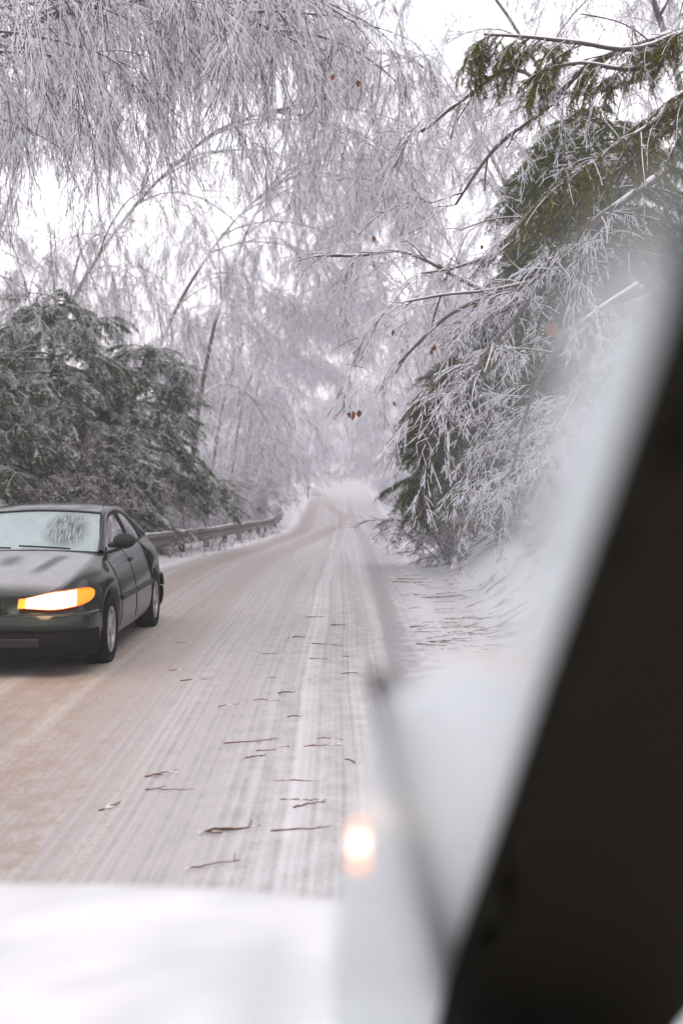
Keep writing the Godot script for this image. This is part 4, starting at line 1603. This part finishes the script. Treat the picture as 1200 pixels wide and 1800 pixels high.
func fallen() -> void:
	var G := "broken twigs lying on the road"
	for a in [
		[448, 1310, .62, .010, 1, -.15, "long thin brown twig across the middle of the near road"],
		[405, 1460, .50, .014, 3, .45, "forked thick twig lowest but one on the near road"],
		[375, 1522, .40, .009, 1, .5, "curved twig at the very bottom of the near road"],
		[530, 1377, .52, .009, 2, -.12, "thin hooked twig left of the frosted glass patch"],
		[530, 1462, .46, .008, 1, .05, "faint straight twig beside the small bright glint in the windscreen"],
		[565, 1312, .36, .008, 2, .25, "broken twig touching the edge of the frosted patch"],
		[523, 1122, .30, .013, 1, .2, "short thick dark twig in the middle of our lane"],
		[578, 1133, .55, .008, 4, -.15, "straggly thin twig just right of the thick dark one"],
		[560, 1086, .50, .009, 1, -.04, "straight twig lying across the lane, farther up"],
		[595, 1100, .30, .011, 3, .1, "small forked twig near the centre of the picture"],
		[470, 1320, .22, .007, 0, .3, "tiny twig just below the long thin one"],
		[290, 1365, .34, .010, 2, .25, "tan twig on the dirty snow in the oncoming lane"],
		[300, 1388, .42, .008, 1, .12, "thin tan twig on the dirty snow below another"],
		[200, 1420, .30, .011, 2, .9, "short curved twig on the brown snow at lower left"],
		[560, 1195, .35, .006, 1, .0, "fine twig above the tip of the wiper"],
		[480, 1192, .18, .007, 0, .1, "tiny twig between the two lanes"],
	]:
		lay("fallen_twig", stick(a[2] * .6, a[3] * .8, a[4], .2), a[0], a[1], a[5], a[6], G)
	var sm := []
	for k in 6:
		sm.append(stick(rf(.12, .28), rf(.005, .008), k % 3, .2))
	for k in 20:
		lay("fallen_twig", sm[k % 6], rf(440, 640) if k % 3 else rf(250, 480), rf(1000, 1420), rf(-.8, .8), "small twig scattered on the snowy lane", "small twigs scattered over the road", rf(.6, 1.1))
	# the verge on the right
	var vg := []
	for k in 8:
		vg.append(stick(rf(.22, .6), rf(.008, .013), 1 + k % 4, .22))
	lay("fallen_branch", stick(1.5, .045, 5, .08), 800, 992, .08, "thick dark branch lying on the snow of the right verge", "", 1.0)
	lay("fallen_branch", stick(1.3, .026, 9, .12), 860, 945, .2, "bushy broken branch just above the thick dark one", "", 1.0)
	for k in 150:
		var py := 940.0 + 210.0 * pow(rng.randf(), 0.8)
		var px := rf(690 + (py - 940) * .28, 960)
		lay("fallen_twig", vg[k % 8], px, py, rf(-.9, .9), "thin brown twig among many on the snow of the right verge", "twigs littering the right verge", rf(.5, 1.1))
	for k in 24:
		lay("fallen_twig", vg[k % 8], rf(700, 890), rf(905, 955), rf(-.7, .7), "dark twig in the tangle at the foot of the right brush", "tangle of twigs under the right brush", rf(.9, 1.7))

# ---------------------------------------------------------------- the car we sit in
func own_car() -> void:
	var o := thing("car_front", "front of the car we look out from: dark window pillar, frosted windscreen and wiper", "car", Vector3(-0.45, 0, -1.2))
	var base := o.position
	# the windscreen: a raked pane that passes 0.5 m before the lens at eye height
	var rake := 1.19
	var gp := func(x: float, y: float, off := 0.0) -> Vector3:
		# "off" metres outside the glass
		var nrm := Vector3(0, rake, -1).normalized() * Vector3(1, 1, 1)
		nrm = Vector3(0, 1.0, -1.0 / rake).normalized()
		return Vector3(x, y, -(0.5 + rake * (1.6 - y)) - 0.06 * smoothstep(0.0, 1.0, 0.0) + 0.05 * pow((x + .5) / .6, 2.0) - 0.05 * pow(.5 / .6, 2.0)) + nrm * off - base
	var y0 := 1.08
	var y1 := 1.83
	var edge := func(y: float) -> float:
		return table([Vector2(1.2, .082), Vector2(1.34, .090), Vector2(1.42, .095), Vector2(1.50, .099), Vector2(1.6, .106), Vector2(1.9, .112)], y)
	var pane := mat("windscreen_glass", Color(0.1, 0.11, 0.11, 0.01), 0.0, 0.0, 0.12)
	pane.transparency = BaseMaterial3D.TRANSPARENCY_ALPHA
	var mb := MB.new()
	var rows := []
	var uvs := []
	for i in 25:
		var y := lerpf(y0, y1, i / 24.0)
		var row := []
		for j in 41:
			row.append(gp.call(lerpf(-1.15, edge.call(y) + .02, j / 40.0), y, 0.003))
		rows.append(row)
	mb.surf(rows, gp.call(-.5, 1.5, -5.0))
	var glass := part("windscreen", mb.mesh(), pane, o)
	# the ice that the wiper did not reach: thick in the low corner and along the pillar
	var W := 320
	var H := 480
	var img := Image.create(W, H, false, Image.FORMAT_RGBA8)
	var fn := FastNoiseLite.new()
	fn.seed = 4; fn.frequency = 1.0; fn.fractal_octaves = 4
	for j in H:
		var y := lerpf(y0, y1, (j + .5) / H)
		var ed: float = edge.call(y)
		for i in W:
			var x := lerpf(-.06, ed + .02, (i + .5) / W)
			var nz := fn.get_noise_2d(x * 60.0, y * 60.0)
			var along := smoothstep(.052, .006, ed - x + .006 * nz) * smoothstep(1.705, 1.64, y + .01 * nz)
			along = maxf(along, 0.22 * smoothstep(.085, .02, ed - x) * smoothstep(1.72, 1.6, y))
			var lft := table([Vector2(1.2, -.012), Vector2(1.343, -.002), Vector2(1.49, .018), Vector2(1.6, .03)], y)
			var top := table([Vector2(-.05, 1.47), Vector2(.015, 1.488), Vector2(.035, 1.496), Vector2(.055, 1.510), Vector2(.12, 1.512)], x)
			var patch := smoothstep(lft - .006, lft + .014, x + .002 * nz) * smoothstep(top + .006, top - .008, y + .002 * nz)
			var a := maxf(along * .93, patch * (.90 + .06 * nz))
			img.set_pixel(i, j, Color(.85, .872, .882, clampf(a, 0, 1)))
	var ice := mat("windscreen_ice", Color(0.98, 0.98, 0.98, 1.0), 0.9, 0.0, 0.2)
	ice.transparency = BaseMaterial3D.TRANSPARENCY_ALPHA
	ice.albedo_texture = ImageTexture.create_from_image(img)
	ice.texture_repeat = false
	ice.backlight_enabled = true
	ice.backlight = Color(1, 1, 1)
	var fb := MB.new()
	rows = []
	for i in 25:
		var y := lerpf(y0, y1, i / 24.0)
		var row := []
		var uv := []
		for j in 21:
			row.append(gp.call(lerpf(-.06, edge.call(y) + .02, j / 20.0), y, 0.0))
			uv.append(Vector2(j / 20.0, i / 24.0))
		rows.append(row)
		uvs.append(uv)
	fb.surf(rows, gp.call(0, 1.5, 5.0), Color.WHITE, [], uvs)
	part("ice_film", fb.mesh(), ice, glass)
	# faint orange reflection above the ice, painted as a tinted strip on the glass
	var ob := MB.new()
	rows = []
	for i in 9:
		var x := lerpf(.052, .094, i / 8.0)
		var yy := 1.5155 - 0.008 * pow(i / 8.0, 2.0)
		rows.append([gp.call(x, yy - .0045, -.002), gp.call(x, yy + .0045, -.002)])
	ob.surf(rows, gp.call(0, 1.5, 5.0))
	var om := mat("orange_reflection_tint", Color(0.95, 0.62, 0.45, 0.40), 0.8)
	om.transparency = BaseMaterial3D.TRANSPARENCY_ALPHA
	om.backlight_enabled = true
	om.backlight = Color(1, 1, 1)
	part("orange_reflection", ob.mesh(), om, glass)
	# right pillar: a padded post along the edge of the glass
	var pm := mat("pillar_trim", Color(0.016, 0.014, 0.0098), 0.9, 0.0, 0.15)
	for sgn in [1.0, -1.0]:
		var pl := MB.new()
		rows = []
		for i in 17:
			var y := lerpf(1.12, 1.86, i / 16.0)
			var row := []
			var x: float = edge.call(y) if sgn > 0 else -1.13
			for q in [[.0, .012], [.0, -.006], [.006, -.016], [.02, -.026], [.055, -.032], [.11, -.032], [.17, -.02], [.185, .0], [.185, .05], [.02, .05], [.0, .012]]:
				row.append(gp.call(x + sgn * q[0], y, q[1]))
			rows.append(row)
		pl.surf(rows, gp.call(.08 if sgn > 0 else -1.2, 1.5, .01))
		part("window_pillar", pl.mesh(), pm, o)
	# wiper: arm and blade lying on the ice
	var wp := MB.new()
	var tip := Vector2(.021, 1.480)
	var foot := Vector2(.0945, 1.165)
	var line := PackedVector3Array()
	var rr := PackedFloat32Array()
	var cc := PackedColorArray()
	for k in 9:
		var f := k / 8.0
		line.append(gp.call(lerpf(tip.x, foot.x, f), lerpf(tip.y, foot.y, f), 0.016))
		rr.append(lerpf(.0072, .015, f)); cc.append(Color.WHITE)
	wp.tube(line, rr, 8, cc)
	var arm := part("wiper_arm", wp.mesh(), M.black_trim, o)
	var wb := MB.new()
	var l2 := PackedVector3Array()
	for p in line:
		l2.append(p)
	for k in l2.size():
		var f := k / 8.0
		l2[k] = gp.call(lerpf(tip.x, foot.x, f), lerpf(tip.y, foot.y, f), 0.008)
	wb.rod(l2, .0055, 6)
	part("wiper_blade", wb.mesh(), M.rubber, arm)
	# bright reflection low in the glass, drawn as an added glowing block
	var lp: Vector3 = gp.call(.0105, 1.387, -.012)
	var lb := MB.new()
	lb.cbox(lp, Vector3(.009, .009, .012), .003)
	var glint_m := mat("glint_white", Color(.9, .85, .8), .4)
	glint_m.emission_enabled = true
	glint_m.emission = Color(1.0, .95, .88)
	glint_m.emission_energy_multiplier = 0.95
	var lm := part("glass_glint", lb.mesh(), glint_m, o)
	var l3 := MB.new()  # orange fringes of that reflection, built as glowing pieces
	l3.cbox(lp + Vector3(0, -.011, .002), Vector3(.010, .008, .010), .002)
	l3.cbox(lp + Vector3(0, .009, .002), Vector3(.010, .005, .010), .002)
	var glint_o := mat("glint_orange", Color(.8, .5, .35), .4)
	glint_o.emission_enabled = true
	glint_o.emission = Color(1.0, .55, .35)
	glint_o.emission_energy_multiplier = .35
	part("glint_fringe", l3.mesh(), glint_o, lm)
	var li := OmniLight3D.new()  # added light that goes with the glint, no lamp stands here
	li.name = "added_glint_light"
	li.position = lp + Vector3(0, 0, .02)
	li.light_color = Color(1, .85, .7)
	li.light_energy = 0.0004
	li.light_size = .008
	li.omni_range = 3.0
	li.omni_attenuation = 2.0
	li.shadow_enabled = true
	o.add_child(li, true)
	# bonnet, dusted with snow
	var bn := MB.new()
	rows = []
	for i in 15:
		var f := i / 14.0
		var row := []
		for j in 25:
			var g := lerpf(-1, 1, j / 24.0)
			var z := lerpf(-1.02, -1.92 + .16 * g * g, f)
			row.append(Vector3(-.45 + .74 * g, lerpf(1.10, 1.005, f) - .07 * pow(absf(g), 4.0) - .10 * smoothstep(.8, 1.0, f), z) - base)
		rows.append(row)
	for j in 1:
		var row := []
		for p in rows[14]:
			row.append(p + Vector3(0, -.45, .03))
		rows.append(row)
	var bcol := []
	for row in rows:
		var cl := []
		for p in row:
			var k := smoothstep(-.35, .35, hill.get_noise_2d(p.x * 160.0, p.z * 160.0) + .6 * fine.get_noise_2d(p.x * 200.0, p.z * 200.0))
			var ridge := smoothstep(.05, .0, absf(absf(p.x) - .36))
			cl.append(Color(.46, .47, .49).lerp(Color(.66, .66, .67), clampf(.35 + .65 * k - .35 * ridge, 0, 1)))
		bcol.append(cl)
	bn.surf(rows, Vector3(0, .3, 0), Color.WHITE, bcol)
	part("bonnet", bn.mesh(), vmat("pale_paint", 0.5, 0.4), o)
	# dashboard top under the glass
	var ds := MB.new()
	ds.cbox(Vector3(-.45, 1.10, -.80) - base, Vector3(1.5, .10, .36), .03)
	part("dashboard", ds.mesh(), pm, o)
